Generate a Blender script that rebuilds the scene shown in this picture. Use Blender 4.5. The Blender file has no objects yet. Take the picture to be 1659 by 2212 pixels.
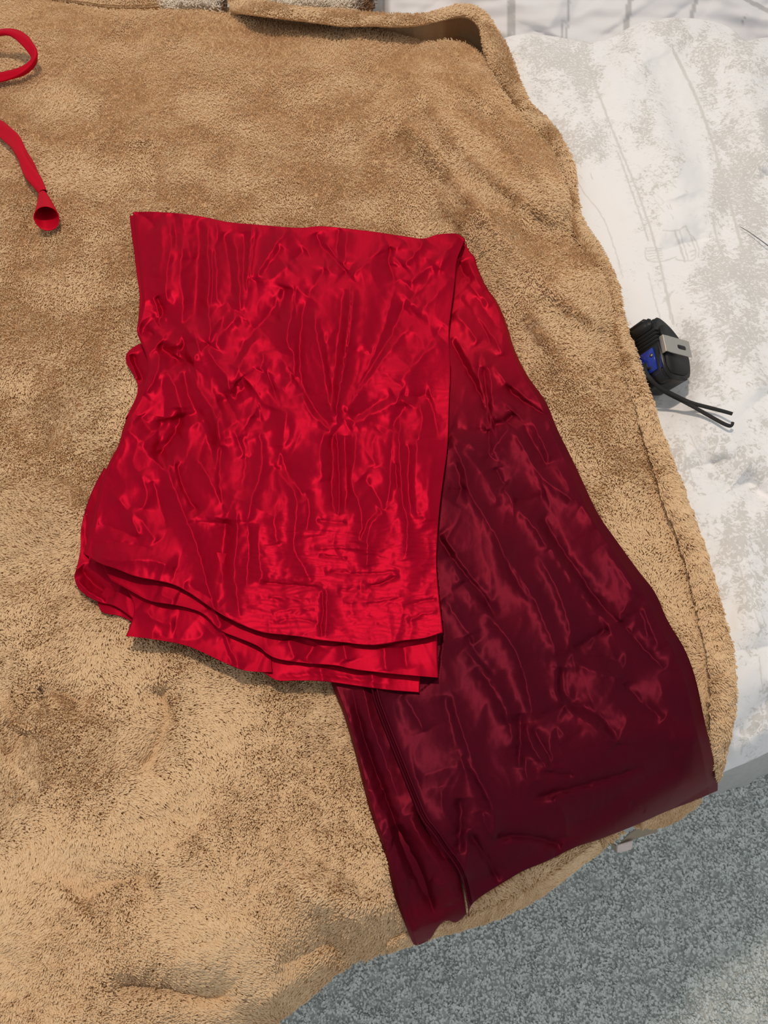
import bpy, bmesh, math
import numpy as np
from mathutils import Vector, Matrix

# ------------------------------------------------------------------ camera, light, exposure
FPX, CZ, PITCH, BED = 1604.0, 1.22, math.radians(57), 0.62
scene = bpy.context.scene
COL = scene.collection
cam_d = bpy.data.cameras.new('camera')
cam = bpy.data.objects.new('camera', cam_d)
COL.objects.link(cam)
cam.location = (0, 0, CZ)
cam.rotation_euler = (math.pi / 2 - PITCH, 0, 0)
cam_d.sensor_fit = 'VERTICAL'
cam_d.sensor_height = 24.0
cam_d.lens = 24.0 * FPX / 2212.0
cam_d.clip_start = 0.02
scene.camera = cam

world = bpy.data.worlds.new('room_light')
scene.world = world
world.use_nodes = True
bg = world.node_tree.nodes['Background']
bg.inputs[0].default_value = (0.96, 0.99, 1.0, 1)
bg.inputs[1].default_value = 0.50

lamp_d = bpy.data.lights.new('ceiling_lamp', 'POINT')
lamp_d.energy = 88
lamp_d.color = (1.0, 0.82, 0.65)
lamp_d.shadow_soft_size = 0.07
lamp = bpy.data.objects.new('ceiling_lamp', lamp_d)
lamp.location = (-0.18, 0.78, 2.62)
COL.objects.link(lamp)

scene.view_settings.view_transform = 'Standard'
scene.view_settings.look = 'None'
scene.view_settings.gamma = 1.0
scene.view_settings.use_curve_mapping = False
scene.view_settings.exposure = 0.0

# ------------------------------------------------------------------ numeric helpers
S, K = math.sin(PITCH), math.cos(PITCH)


def at(u, v, z):
    """world point seen at (u, v) of the photograph and lying at height z"""
    u, v, z = np.broadcast_arrays(np.asarray(u, float), np.asarray(v, float), np.asarray(z, float))
    a, b = (u - 829.5) / FPX, (v - 1106.0) / FPX
    dz = -b * K - S
    t = (z - CZ) / dz
    return np.stack([a * t, (K - b * S) * t, z], -1)


PERM = np.random.RandomState(7).permutation(4096)
GANG = np.random.RandomState(8).rand(4096) * 2 * np.pi
GX, GY = np.cos(GANG), np.sin(GANG)


def gn(x, y, seed=0):
    x = np.asarray(x, float) + seed * 17.31
    y = np.asarray(y, float) + seed * 9.77
    xi, yi = np.floor(x).astype(np.int64), np.floor(y).astype(np.int64)
    xf, yf = x - xi, y - yi
    sx, sy = xf * xf * xf * (xf * (xf * 6 - 15) + 10), yf * yf * yf * (yf * (yf * 6 - 15) + 10)

    def g(i, j):
        k = PERM[(PERM[(xi + i) & 4095] + yi + j) & 4095]
        return GX[k] * (xf - i) + GY[k] * (yf - j)
    a = g(0, 0) * (1 - sx) + g(1, 0) * sx
    b = g(0, 1) * (1 - sx) + g(1, 1) * sx
    return (a * (1 - sy) + b * sy) * 1.5


def fbm(x, y, n=3, seed=0):
    r, a, f = 0, 1.0, 1.0
    for i in range(n):
        r = r + a * gn(x * f, y * f, seed + i * 3)
        a *= 0.5
        f *= 2.03
    return r


def sst(a, b, x):
    t = np.clip((x - a) / (b - a), 0, 1)
    return t * t * (3 - 2 * t)


def chaikin(p, n=2):
    p = np.asarray(p, float)
    for _ in range(n):
        if len(p) < 3:
            return p
        q = np.empty((2 * len(p) - 2, p.shape[1]))
        q[0::2] = 0.75 * p[:-1] + 0.25 * p[1:]
        q[1::2] = 0.25 * p[:-1] + 0.75 * p[1:]
        q[0], q[-1] = p[0], p[-1]
        p = q
    return p


def resample(p, n, smooth=2):
    p = chaikin(p, smooth)
    d = np.r_[0, np.cumsum(np.linalg.norm(np.diff(p, axis=0), axis=1))]
    s = np.linspace(0, d[-1], n)
    return np.stack([np.interp(s, d, p[:, k]) for k in range(p.shape[1])], -1)


def poly_dist(u, v, poly):
    """distance, side (+ = right hand of travel in picture) and run along a polyline"""
    best = np.full(u.shape, 1e9)
    side = np.zeros(u.shape)
    run = np.zeros(u.shape)
    L = np.r_[0, np.cumsum(np.linalg.norm(np.diff(poly, axis=0), axis=1))]
    for i in range(len(poly) - 1):
        ax, ay = poly[i]
        dx, dy = poly[i + 1] - poly[i]
        l2 = dx * dx + dy * dy + 1e-9
        t = np.clip(((u - ax) * dx + (v - ay) * dy) / l2, 0, 1)
        px, py = u - ax - t * dx, v - ay - t * dy
        d = np.hypot(px, py)
        m = d < best
        best = np.where(m, d, best)
        side = np.where(m, np.sign(dx * py - dy * px), side)
        run = np.where(m, (L[i] + t * math.sqrt(l2)) / L[-1], run)
    return best, side, run


def inside(u, v, poly):
    r = np.zeros(np.shape(u), bool)
    j = len(poly) - 1
    for i in range(len(poly)):
        xi, yi = poly[i]
        xj, yj = poly[j]
        if yi != yj:
            r ^= ((yi > v) != (yj > v)) & (u < (xj - xi) * (v - yi) / (yj - yi) + xi)
        j = i
    return r


def creases(h, u, v, feats, gain=1.0, wide=1.6, cusp=0.02):
    """add ridges (+) and valleys (-): (points, height mm, width left px, width right px)"""
    for k, f in enumerate(feats):
        pts, A, wl, wr = f[:4]
        p = chaikin(pts, 2)
        m = 6.5 * max(wl, wr) * max(wide, 1)
        sel = (u > p[:, 0].min() - m) & (u < p[:, 0].max() + m) & (v > p[:, 1].min() - m) & (v < p[:, 1].max() + m)
        if not sel.any():
            continue
        uu, vv = u[sel], v[sel]
        ju = uu + 2.2 * gn(uu / 17, vv / 17, k % 50)
        jv = vv + 2.2 * gn(uu / 17, vv / 17, k % 50 + 60)
        d, s, t = poly_dist(ju, jv, p)
        fine = wide > 1.7 and max(wl, wr) <= 6
        w = np.where(s > 0, wr, wl) * (0.95 if fine else wide)
        q = d / w
        if fine:
            A *= 0.6
        tap = np.clip(np.minimum(t / 0.18, (1 - t) / 0.18), 0, 1)
        tap = tap * (2 - tap)
        h[sel] += A * 0.001 * gain * tap * np.exp(-(np.sqrt(q * q + cusp) - math.sqrt(cusp)))
    return h


# ------------------------------------------------------------------ scene helpers
def tag(o, label=None, cat=None, group=None, kind=None):
    for k, x in (('label', label), ('category', cat), ('group', group), ('kind', kind)):
        if x:
            o[k] = x
    return o


def link(name, data, parent=None, mat=None):
    o = bpy.data.objects.new(name, data)
    COL.objects.link(o)
    if parent:
        o.parent = parent
    if mat:
        data.materials.append(mat)
    return o


def grid_mesh(name, P, mat, parent=None, attrs=None, smooth=True):
    n, m = P.shape[:2]
    me = bpy.data.meshes.new(name)
    idx = np.arange(n * m).reshape(n, m)
    q = np.stack([idx[:-1, :-1], idx[1:, :-1], idx[1:, 1:], idx[:-1, 1:]], -1).reshape(-1, 4)
    me.vertices.add(n * m)
    me.vertices.foreach_set('co', P.reshape(-1).astype(np.float32))
    me.loops.add(q.size)
    me.loops.foreach_set('vertex_index', q.reshape(-1).astype(np.int32))
    me.polygons.add(len(q))
    me.polygons.foreach_set('loop_start', np.arange(0, q.size, 4, dtype=np.int32))
    me.polygons.foreach_set('use_smooth', np.ones(len(q), bool))
    for k, a in (attrs or {}).items():
        at_ = me.attributes.new(k, 'FLOAT', 'POINT')
        at_.data.foreach_set('value', a.reshape(-1).astype(np.float32))
    me.update(calc_edges=True)
    me.validate()
    return link(name, me, parent, mat)


def coons(top, right, bottom, left, nu, nv):
    """nv rows x nu columns of picture points; top/bottom run left to right, left/right downwards"""
    t, b = resample(top, nu), resample(bottom, nu)
    l, r = resample(left, nv), resample(right, nv)
    s, w = np.linspace(0, 1, nu)[None, :, None], np.linspace(0, 1, nv)[:, None, None]
    G = (1 - w) * t[None] + w * b[None] + (1 - s) * l[:, None] + s * r[:, None]
    G -= (1 - s) * (1 - w) * t[0] + s * (1 - w) * t[-1] + (1 - s) * w * b[0] + s * w * b[-1]
    return G[..., 0], G[..., 1]


def skirt(P, side, offs):
    """extra rows past one side of a grid, each a world offset from the rim"""
    if side in 'lr':
        P = np.swapaxes(P, 0, 1)
    rim = P[0] if side in 'tl' else P[-1]
    rows = [rim + np.asarray(o) for o in offs]
    P = np.concatenate([np.stack(rows[::-1]), P]) if side in 'tl' else np.concatenate([P, np.stack(rows)])
    if side in 'lr':
        P = np.swapaxes(P, 0, 1)
    return P


def pad(a, side, k):
    pw = {'t': ((k, 0), (0, 0)), 'b': ((0, k), (0, 0)), 'l': ((0, 0), (k, 0)), 'r': ((0, 0), (0, k))}[side]
    return np.pad(a, pw, mode='edge')


def bm_obj(name, bm, mat, parent=None, smooth=True, M=None):
    if M is not None:
        bm.transform(M)
    bmesh.ops.recalc_face_normals(bm, faces=bm.faces)
    me = bpy.data.meshes.new(name)
    bm.to_mesh(me)
    bm.free()
    for p in me.polygons:
        p.use_smooth = smooth
    return link(name, me, parent, mat)


def hair(name, pts, rad, mat, parent=None, tint=None):
    """pts: curves x points x 3"""
    n, k = pts.shape[:2]
    cu = bpy.data.hair_curves.new(name)
    cu.add_curves([k] * n)
    cu.attributes['position'].data.foreach_set('vector', pts.reshape(-1).astype(np.float32))
    a = cu.attributes.get('radius') or cu.attributes.new('radius', 'FLOAT', 'POINT')
    a.data.foreach_set('value', np.broadcast_to(rad, (n, k)).reshape(-1).astype(np.float32))
    if tint is not None:
        b = cu.attributes.new('tint', 'FLOAT', 'CURVE')
        b.data.foreach_set('value', tint.astype(np.float32))
    o = link(name, cu, parent, mat)
    o['kind'] = 'stuff'
    return o


# ------------------------------------------------------------------ materials
def mat_new(name):
    m = bpy.data.materials.new(name)
    m.use_nodes = True
    nt = m.node_tree
    return m, nt, nt.nodes['Principled BSDF']


def node(nt, t, **kw):
    n = nt.nodes.new(t)
    for k, x in kw.items():
        if k.startswith('i_'):
            n.inputs[k[2:].replace('_', ' ')].default_value = x
        else:
            setattr(n, k, x)
    return n


def plain(name, c, rough=0.5, metal=0.0, spec=0.5, bump=0.0, scale=400):
    m, nt, b = mat_new(name)
    b.inputs['Base Color'].default_value = (*c, 1)
    b.inputs['Roughness'].default_value = rough
    b.inputs['Metallic'].default_value = metal
    b.inputs['Specular IOR Level'].default_value = spec
    tc = node(nt, 'ShaderNodeTexCoord')
    nz = node(nt, 'ShaderNodeTexNoise', i_Scale=scale, i_Detail=3.0)
    nt.links.new(tc.outputs['Object'], nz.inputs['Vector'])
    cr = node(nt, 'ShaderNodeMixRGB', blend_type='MULTIPLY')
    cr.inputs[0].default_value = 0.25
    cr.inputs[1].default_value = (*c, 1)
    nt.links.new(nz.outputs['Fac'], cr.inputs[2])
    nt.links.new(cr.outputs[0], b.inputs['Base Color'])
    if bump:
        bp = node(nt, 'ShaderNodeBump', i_Strength=bump, i_Distance=0.001)
        nt.links.new(nz.outputs['Fac'], bp.inputs['Height'])
        nt.links.new(bp.outputs['Normal'], b.inputs['Normal'])
    return m


def satin(name, ca, cb, metal=0.52, rough=0.49):
    """dyed silk; attribute 'dye' runs from ca (0) to cb (1)"""
    m, nt, b = mat_new(name)
    at_ = node(nt, 'ShaderNodeAttribute', attribute_name='dye')
    mx = node(nt, 'ShaderNodeMixRGB')
    mx.inputs[1].default_value = (*ca, 1)
    mx.inputs[2].default_value = (*cb, 1)
    nt.links.new(at_.outputs['Fac'], mx.inputs[0])
    tc = node(nt, 'ShaderNodeTexCoord')
    mp = node(nt, 'ShaderNodeMapping')
    mp.inputs['Scale'].default_value = (900, 2600, 900)
    nt.links.new(tc.outputs['Object'], mp.inputs['Vector'])
    nz = node(nt, 'ShaderNodeTexNoise', i_Scale=1.0, i_Detail=2.0)
    nt.links.new(mp.outputs[0], nz.inputs['Vector'])
    ml = node(nt, 'ShaderNodeMixRGB', blend_type='OVERLAY')
    ml.inputs[0].default_value = 0.22
    nt.links.new(mx.outputs[0], ml.inputs[1])
    nt.links.new(nz.outputs['Fac'], ml.inputs[2])
    nt.links.new(ml.outputs[0], b.inputs['Base Color'])
    bp = node(nt, 'ShaderNodeBump', i_Strength=0.10, i_Distance=0.0004)
    nt.links.new(nz.outputs['Fac'], bp.inputs['Height'])
    nt.links.new(bp.outputs['Normal'], b.inputs['Normal'])
    b.inputs['Metallic'].default_value = metal
    b.inputs['Roughness'].default_value = rough
    b.inputs['Specular IOR Level'].default_value = 0.12
    b.inputs['Specular Tint'].default_value = (0.85, 0.36, 0.42, 1)
    b.inputs['Anisotropic'].default_value = 0.72
    tg = node(nt, 'ShaderNodeCombineXYZ')
    tg.inputs[1].default_value = 1.0
    nt.links.new(tg.outputs[0], b.inputs['Tangent'])
    return m


def pile_mat(name, c1, c2, rough=0.85, sheen=0.4):
    m, nt, b = mat_new(name)
    at_ = node(nt, 'ShaderNodeAttribute', attribute_name='tint')
    mx = node(nt, 'ShaderNodeMixRGB')
    mx.inputs[1].default_value = (*c1, 1)
    mx.inputs[2].default_value = (*c2, 1)
    nt.links.new(at_.outputs['Fac'], mx.inputs[0])
    nt.links.new(mx.outputs[0], b.inputs['Base Color'])
    b.inputs['Roughness'].default_value = rough
    b.inputs['Specular IOR Level'].default_value = 0.3
    b.inputs['Sheen Weight'].default_value = sheen
    nt.links.new(mx.outputs[0], b.inputs['Sheen Tint'])
    return m


def duvet_mat():
    m, nt, b = mat_new('toile_cotton')
    fo = node(nt, 'ShaderNodeAttribute', attribute_name='foliage')
    li = node(nt, 'ShaderNodeAttribute', attribute_name='drawn')
    tc = node(nt, 'ShaderNodeTexCoord')
    n1 = node(nt, 'ShaderNodeTexNoise', i_Scale=135.0, i_Detail=5.0, i_Roughness=0.6, i_Distortion=1.2)
    nt.links.new(tc.outputs['Object'], n1.inputs['Vector'])
    sub = node(nt, 'ShaderNodeMath', operation='ADD')
    nt.links.new(fo.outputs['Fac'], sub.inputs[0])
    nt.links.new(n1.outputs['Fac'], sub.inputs[1])
    mr = node(nt, 'ShaderNodeMapRange')
    mr.inputs['From Min'].default_value = 0.985
    mr.inputs['From Max'].default_value = 1.015
    nt.links.new(sub.outputs[0], mr.inputs['Value'])
    # white leaf shapes left open inside the foliage, and a fine contour drawn around it
    n3 = node(nt, 'ShaderNodeTexNoise', i_Scale=300.0, i_Detail=2.0, i_Distortion=0.6)
    nt.links.new(tc.outputs['Object'], n3.inputs['Vector'])
    cut = node(nt, 'ShaderNodeMapRange')
    cut.inputs['From Min'].default_value = 0.555
    cut.inputs['From Max'].default_value = 0.60
    cut.inputs['To Min'].default_value = 1.0
    cut.inputs['To Max'].default_value = 0.25
    nt.links.new(n3.outputs['Fac'], cut.inputs['Value'])
    leaf = node(nt, 'ShaderNodeMath', operation='MULTIPLY')
    nt.links.new(mr.outputs[0], leaf.inputs[0])
    nt.links.new(cut.outputs[0], leaf.inputs[1])
    dev = node(nt, 'ShaderNodeMath', operation='SUBTRACT')
    dev.inputs[1].default_value = 0.935
    nt.links.new(sub.outputs[0], dev.inputs[0])
    ab = node(nt, 'ShaderNodeMath', operation='ABSOLUTE')
    nt.links.new(dev.outputs[0], ab.inputs[0])
    cont = node(nt, 'ShaderNodeMapRange')
    cont.inputs['From Min'].default_value = 0.012
    cont.inputs['From Max'].default_value = 0.004
    cont.inputs['To Max'].default_value = 0.75
    nt.links.new(ab.outputs[0], cont.inputs['Value'])
    two = node(nt, 'ShaderNodeMath', operation='MAXIMUM')
    nt.links.new(leaf.outputs[0], two.inputs[0])
    nt.links.new(cont.outputs[0], two.inputs[1])
    mxx = node(nt, 'ShaderNodeMath', operation='MAXIMUM')
    nt.links.new(two.outputs[0], mxx.inputs[0])
    nt.links.new(li.outputs['Fac'], mxx.inputs[1])
    n2 = node(nt, 'ShaderNodeTexNoise', i_Scale=30.0, i_Detail=2.0)
    nt.links.new(tc.outputs['Object'], n2.inputs['Vector'])
    gr = node(nt, 'ShaderNodeMixRGB')
    gr.inputs[1].default_value = (0.69, 0.68, 0.66, 1)
    gr.inputs[2].default_value = (0.60, 0.59, 0.575, 1)
    nt.links.new(n2.outputs['Fac'], gr.inputs[0])
    mx = node(nt, 'ShaderNodeMixRGB')
    mx.inputs[1].default_value = (0.86, 0.865, 0.88, 1)
    nt.links.new(gr.outputs[0], mx.inputs[2])
    nt.links.new(mxx.outputs[0], mx.inputs[0])
    nt.links.new(mx.outputs[0], b.inputs['Base Color'])
    b.inputs['Roughness'].default_value = 0.75
    b.inputs['Specular IOR Level'].default_value = 0.2
    return m


def striped_mat():
    m, nt, b = mat_new('striped_cotton')
    li = node(nt, 'ShaderNodeAttribute', attribute_name='drawn')
    mx = node(nt, 'ShaderNodeMixRGB')
    mx.inputs[1].default_value = (0.74, 0.74, 0.77, 1)
    mx.inputs[2].default_value = (0.42, 0.42, 0.43, 1)
    nt.links.new(li.outputs['Fac'], mx.inputs[0])
    nt.links.new(mx.outputs[0], b.inputs['Base Color'])
    b.inputs['Roughness'].default_value = 0.8
    return m


M_red = satin('red_silk', (0.385, 0.002, 0.020), (0.13, 0.004, 0.018))
M_maroon = satin('ombre_silk', (0.40, 0.003, 0.020), (0.080, 0.004, 0.013), 0.45, 0.47)
M_cord = satin('red_cord_silk', (0.50, 0.004, 0.020), (0.2, 0.0, 0.01), 0.15, 0.5)
M_fleece = plain('fleece_backing', (0.69, 0.465, 0.265), 0.95, spec=0.1, bump=0.3, scale=300)
M_fpile = pile_mat('fleece_pile', (0.685, 0.470, 0.270), (0.81, 0.605, 0.385))
M_stitch = plain('stitch_thread', (0.72, 0.55, 0.33), 0.7)
M_duvet = duvet_mat()
M_stripe = striped_mat()
M_valance = plain('valance_cotton', (0.60, 0.61, 0.60), 0.85, bump=0.2, scale=120)
M_mattress = plain('mattress_cotton', (0.65, 0.64, 0.60), 0.9)
M_carpet = plain('carpet_backing', (0.74, 0.77, 0.76), 0.95, spec=0.1, bump=0.5, scale=200)
M_cpile = pile_mat('carpet_pile', (0.72, 0.76, 0.745), (0.80, 0.83, 0.81), sheen=0.1)
M_curl = pile_mat('plush_curls', (0.95, 0.88, 0.78), (0.22, 0.12, 0.06), 0.7, 0.3)
M_plush = plain('plush_backing', (0.7, 0.6, 0.45), 0.95)
M_black = plain('black_plastic', (0.010, 0.010, 0.011), 0.38, spec=0.35, scale=900)
M_rubber = plain('black_rubber', (0.013, 0.013, 0.014), 0.5, spec=0.35, bump=0.15, scale=1500)
M_blue = plain('blue_plastic', (0.008, 0.03, 0.33), 0.22, scale=50)
M_dark = plain('dark_recess', (0.006, 0.006, 0.010), 0.6)
M_steel = plain('brushed_steel', (0.62, 0.58, 0.52), 0.38, 0.85, scale=900)
M_strap = plain('black_webbing', (0.014, 0.014, 0.015), 0.7, bump=0.4, scale=2500)
M_wire = plain('grey_wire', (0.16, 0.17, 0.20), 0.35, 0.5)
M_tagc = plain('tag_satin_pale', (0.80, 0.68, 0.66), 0.6)
M_tag_shade = plain('tag_inner_shade', (0.36, 0.30, 0.22), 0.8)  # dark brown puts the shade of the tag's inner side into its colour

# ------------------------------------------------------------------ heights of the bed surface
EDGE = chaikin([(-700, 2780), (-300, 2585), (0, 2455), (300, 2335), (581, 2218), (700, 2130), (860, 2052), (1100, 1970),
                (1300, 1845), (1530, 1697), (1659, 1630), (2000, 1455), (2600, 1150)], 1)


def edge_d(u, v):
    d, s, t = poly_dist(u, v, EDGE)
    return d * s


def base(u, v):
    d = edge_d(u, v)
    s = np.clip((d + 240) / 240, 0, 1)
    drop = 0.135 * (1 - np.sqrt(np.clip(1 - (s * 0.97) ** 2, 0, 1))) + np.maximum(d, 0) * 0.0011
    return BED - drop


def mound(u, v, cu, cv, ru, rv, A, rot=0):
    c, s = math.cos(math.radians(rot)), math.sin(math.radians(rot))
    x, y = (u - cu) * c + (v - cv) * s, -(u - cu) * s + (v - cv) * c
    return A * 0.001 * np.exp(-(x / ru) ** 2 - (y / rv) ** 2)


FLEECE = [
    ([(870, 120), (940, 230), (1010, 330), (1100, 400), (1180, 460), (1250, 500)], 15, 60, 24),
    ([(985, 140), (1080, 250), (1150, 370), (1235, 465)], 10, 45, 20),
    ([(820, 200), (900, 270), (960, 350), (1020, 420), (1090, 510), (1160, 590), (1240, 660), (1330, 715)], 16, 65, 24),
    ([(950, 400), (1060, 540), (1130, 650), (1200, 740), (1260, 850)], 10, 55, 24),
    ([(640, 80), (720, 200), (780, 300)], 5, 45, 30),
    ([(760, 60), (850, 190)], 4, 40, 25),
    ([(320, 300), (335, 380), (345, 450)], -5, 16, 30),
    ([(250, 60), (300, 150), (330, 240)], -4, 30, 40),
    ([(345, 1470), (360, 1540), (350, 1590), (330, 1640), (280, 1690)], -9, 26, 26),
    ([(80, 1490), (150, 1500), (190, 1530)], -6, 20, 20),
    ([(0, 1560), (60, 1540), (110, 1500)], -7, 30, 22),
    ([(0, 1650), (50, 1610), (60, 1570)], -8, 30, 22),
    ([(60, 440), (70, 600)], -4, 25, 25),
    ([(0, 800), (90, 940), (120, 960)], -5, 30, 30),
    ([(180, 1060), (90, 1160), (0, 1200)], 4, 40, 40),
    ([(170, 1960), (230, 1900), (340, 1890)], -6, 35, 35),
    ([(230, 2130), (340, 2125), (430, 2150), (520, 2140)], -12, 30, 22),
    ([(640, 1935), (720, 1925), (760, 1960), (850, 1950)], 9, 30, 40),
    ([(590, 2080), (680, 2050), (740, 2000)], -8, 28, 30),
    ([(540, 2170), (640, 2110), (720, 2040)], 6, 26, 26),
]


def z_blanket0(u, v):
    z = base(u, v) + 0.012
    z += mound(u, v, 300, 200, 400, 260, 14) + mound(u, v, 250, 1650, 260, 240, 16) + mound(u, v, 1340, 760, 120, 200, 12)
    z += mound(u, v, 150, 1950, 200, 160, 10) + mound(u, v, 900, 300, 200, 200, 8)
    return z


def z_blanket(u, v):
    z = z_blanket0(u, v)
    z += 0.0055 * fbm(u / 210, v / 210, 2, 3) + 0.0016 * fbm(u / 55, v / 55, 2, 5)
    return creases(z, u, v, FLEECE, 1.9, 1.1, 0.2)


DUV = [
    ([(1330, 95), (1400, 170), (1440, 300), (1470, 420), (1500, 520)], 14, 40, 55),
    ([(1400, 130), (1450, 240), (1500, 330), (1540, 430)], -5, 30, 30),
    ([(1560, 60), (1610, 160), (1640, 270), (1659, 380)], 12, 45, 40),
    ([(1150, 80), (1220, 200), (1290, 330), (1340, 480)], 5, 40, 40),
    ([(1230, 90), (1310, 150), (1370, 300)], 4, 25, 25),
    ([(1500, 560), (1530, 760), (1560, 900), (1600, 1050)], 6, 60, 40),
    ([(1500, 970), (1580, 1040), (1659, 1085)], -4, 22, 22),
    ([(1600, 1030), (1640, 1060), (1680, 1095)], -7, 14, 14),
    ([(1590, 1130), (1620, 1250), (1640, 1400)], 5, 30, 30),
    ([(1595, 1590), (1625, 1540), (1680, 1500)], -5, 16, 22),
    ([(1570, 1640), (1640, 1590), (1720, 1560)], 6, 20, 20),
    ([(1480, 420), (1520, 540)], -4, 25, 25),
    ([(1560, 700), (1620, 800), (1659, 850)], 5, 40, 30),
    ([(1500, 850), (1540, 1000)], 4, 30, 30),
]


def z_duvet(u, v):
    z = base(u, v) - 0.004
    z += mound(u, v, 1450, 60, 130, 60, 34) + mound(u, v, 1660, 110, 60, 50, 16) + mound(u, v, 1180, 100, 110, 50, 12)
    z += mound(u, v, 1600, 700, 200, 400, 10) - mound(u, v, 1430, 800, 90, 120, 16)
    z += 0.004 * fbm(u / 150, v / 190, 3, 11)
    return creases(z, u, v, DUV, 1.8, 1.2, 0.3)


# ------------------------------------------------------------------ outlines (photograph coordinates)
B_TOP = [(-300, -70), (-100, -32), (0, -14), (100, 0), (190, 15), (250, 24), (330, 22), (400, 20), (480, 28), (540, 33),
         (620, 36), (680, 43), (720, 53), (780, 58), (830, 68), (880, 82), (930, 93), (960, 86), (985, 88), (1030, 106), (1056, 140)]
B_RIGHT = [(1056, 140), (1080, 185), (1114, 240), (1152, 283), (1185, 310), (1205, 350), (1222, 400), (1230, 450), (1245, 490),
           (1262, 530), (1290, 575), (1310, 620), (1317, 660), (1333, 720), (1357, 790), (1378, 850), (1398, 925), (1415, 980),
           (1435, 1050), (1465, 1130), (1495, 1210), (1515, 1290), (1530, 1360), (1545, 1430), (1548, 1490), (1545, 1560),
           (1540, 1620), (1530, 1692)]
B_BOT = [(-300, 2585), (0, 2455), (300, 2330), (480, 2260), (581, 2213), (636, 2171), (670, 2150), (695, 2125), (721, 2100),
         (759, 2074), (797, 2062), (856, 2040), (936, 2015), (1012, 1994), (1100, 1963), (1184, 1916), (1252, 1862),
         (1285, 1836), (1314, 1818), (1334, 1797), (1360, 1785), (1410, 1779), (1454, 1767), (1501, 1730), (1530, 1692)]
H_OUT = [(488, -6), (560, 4), (620, 14), (690, 21), (740, 24), (800, 32), (850, 31), (900, 34), (940, 29), (975, 15), (1010, 11),
         (1040, 24), (1060, 45), (1077, 75), (1096, 105), (1112, 150), (1130, 200), (1146, 232), (1175, 252), (1200, 282),
         (1216, 312), (1235, 350), (1243, 390), (1245, 450), (1260, 490), (1290, 530), (1310, 570), (1330, 610), (1337, 650),
         (1345, 700), (1375, 780), (1400, 860), (1420, 920), (1440, 980), (1470, 1060), (1500, 1140), (1520, 1200), (1540, 1270),
         (1560, 1350), (1575, 1420), (1580, 1480), (1578, 1540), (1570, 1590), (1558, 1640), (1545, 1690)]
H_IN = [(492, 27), (560, 36), (620, 43), (700, 53), (740, 59), (800, 57), (850, 60), (900, 58), (950, 47), (985, 38), (1014, 40), (1034, 58),
        (1046, 90), (1053, 130), (1078, 185), (1112, 242), (1150, 283), (1178, 305), (1196, 345), (1214, 400), (1221, 450),
        (1236, 490), (1252, 530), (1281, 575), (1300, 620), (1307, 660), (1322, 720), (1346, 790), (1366, 850), (1386, 925),
        (1403, 980), (1422, 1050), (1452, 1130), (1482, 1210), (1502, 1290), (1517, 1360), (1532, 1430), (1535, 1490),
        (1532, 1560), (1530, 1620), (1520, 1692)]
R_TOP = [(287, 458), (310, 457), (335, 457), (362, 459), (400, 462), (450, 470), (490, 480), (555, 485), (600, 489), (650, 493),
         (690, 487), (735, 492), (800, 499), (850, 507), (880, 511), (915, 517), (940, 507), (965, 504), (990, 504), (1005, 517)]
R_RIGHT = [(1005, 517), (995, 540), (985, 565), (982, 615), (975, 665), (968, 720), (974, 800), (970, 860), (968, 960), (958, 1030),
           (950, 1090), (945, 1150), (942, 1220), (948, 1290), (957, 1366)]
R_BOT = [(180, 1195), (215, 1218), (250, 1228), (291, 1246), (340, 1254), (375, 1262), (411, 1281), (456, 1314), (502, 1341),
         (560, 1366), (610, 1371), (650, 1375), (690, 1383), (740, 1387), (790, 1394), (830, 1392), (870, 1383), (915, 1380), (957, 1366)]
R_LEFT = [(287, 458), (292, 500), (298, 545), (303, 600), (306, 640), (308, 652), (300, 690), (294, 715), (304, 740), (316, 765),
          (322, 800), (310, 830), (300, 860), (282, 890), (266, 920), (258, 960), (240, 990), (222, 1030), (208, 1080), (200, 1130), (180, 1195)]
MA_RIGHT = [(1004, 519), (1016, 545), (1028, 553), (1031, 572), (1050, 620), (1075, 652), (1095, 700), (1110, 755), (1140, 815),
            (1180, 865), (1200, 920), (1225, 970), (1250, 1020), (1290, 1110), (1330, 1165), (1380, 1235), (1418, 1280), (1440, 1340),
            (1480, 1400), (1505, 1470), (1520, 1550), (1535, 1610), (1543, 1650), (1551, 1690), (1550, 1708)]
MA_BOT = [(1013, 1980), (1014, 1958), (1040, 1935), (1090, 1905), (1130, 1880), (1180, 1862), (1240, 1830), (1290, 1815), (1330, 1800),
          (1380, 1780), (1440, 1752), (1500, 1730), (1550, 1708)]
MA_LEFT = [(930, 521), (925, 700), (905, 950), (850, 1200), (795, 1430), (802, 1498), (830, 1573), (865, 1660), (888, 1718), (911, 1773),
           (935, 1800), (958, 1836), (981, 1865), (995, 1891), (1006, 1930), (1013, 1980)]
ML_LEFT = [(690, 1400), (720, 1490), (742, 1540), (760, 1600), (778, 1670), (795, 1740), (815, 1800), (838, 1870), (850, 1930),
           (872, 1990), (893, 2040)]
ML_BOT = [(893, 2040), (902, 2043), (920, 2035), (932, 2027), (942, 2008), (955, 1992), (968, 1986), (985, 1996), (1006, 1976)]
ML_RIGHT = [(850, 1400), (850, 1500), (870, 1580), (905, 1670), (930, 1730), (950, 1790), (975, 1840), (992, 1880), (1000, 1930), (1006, 1976)]


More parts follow.
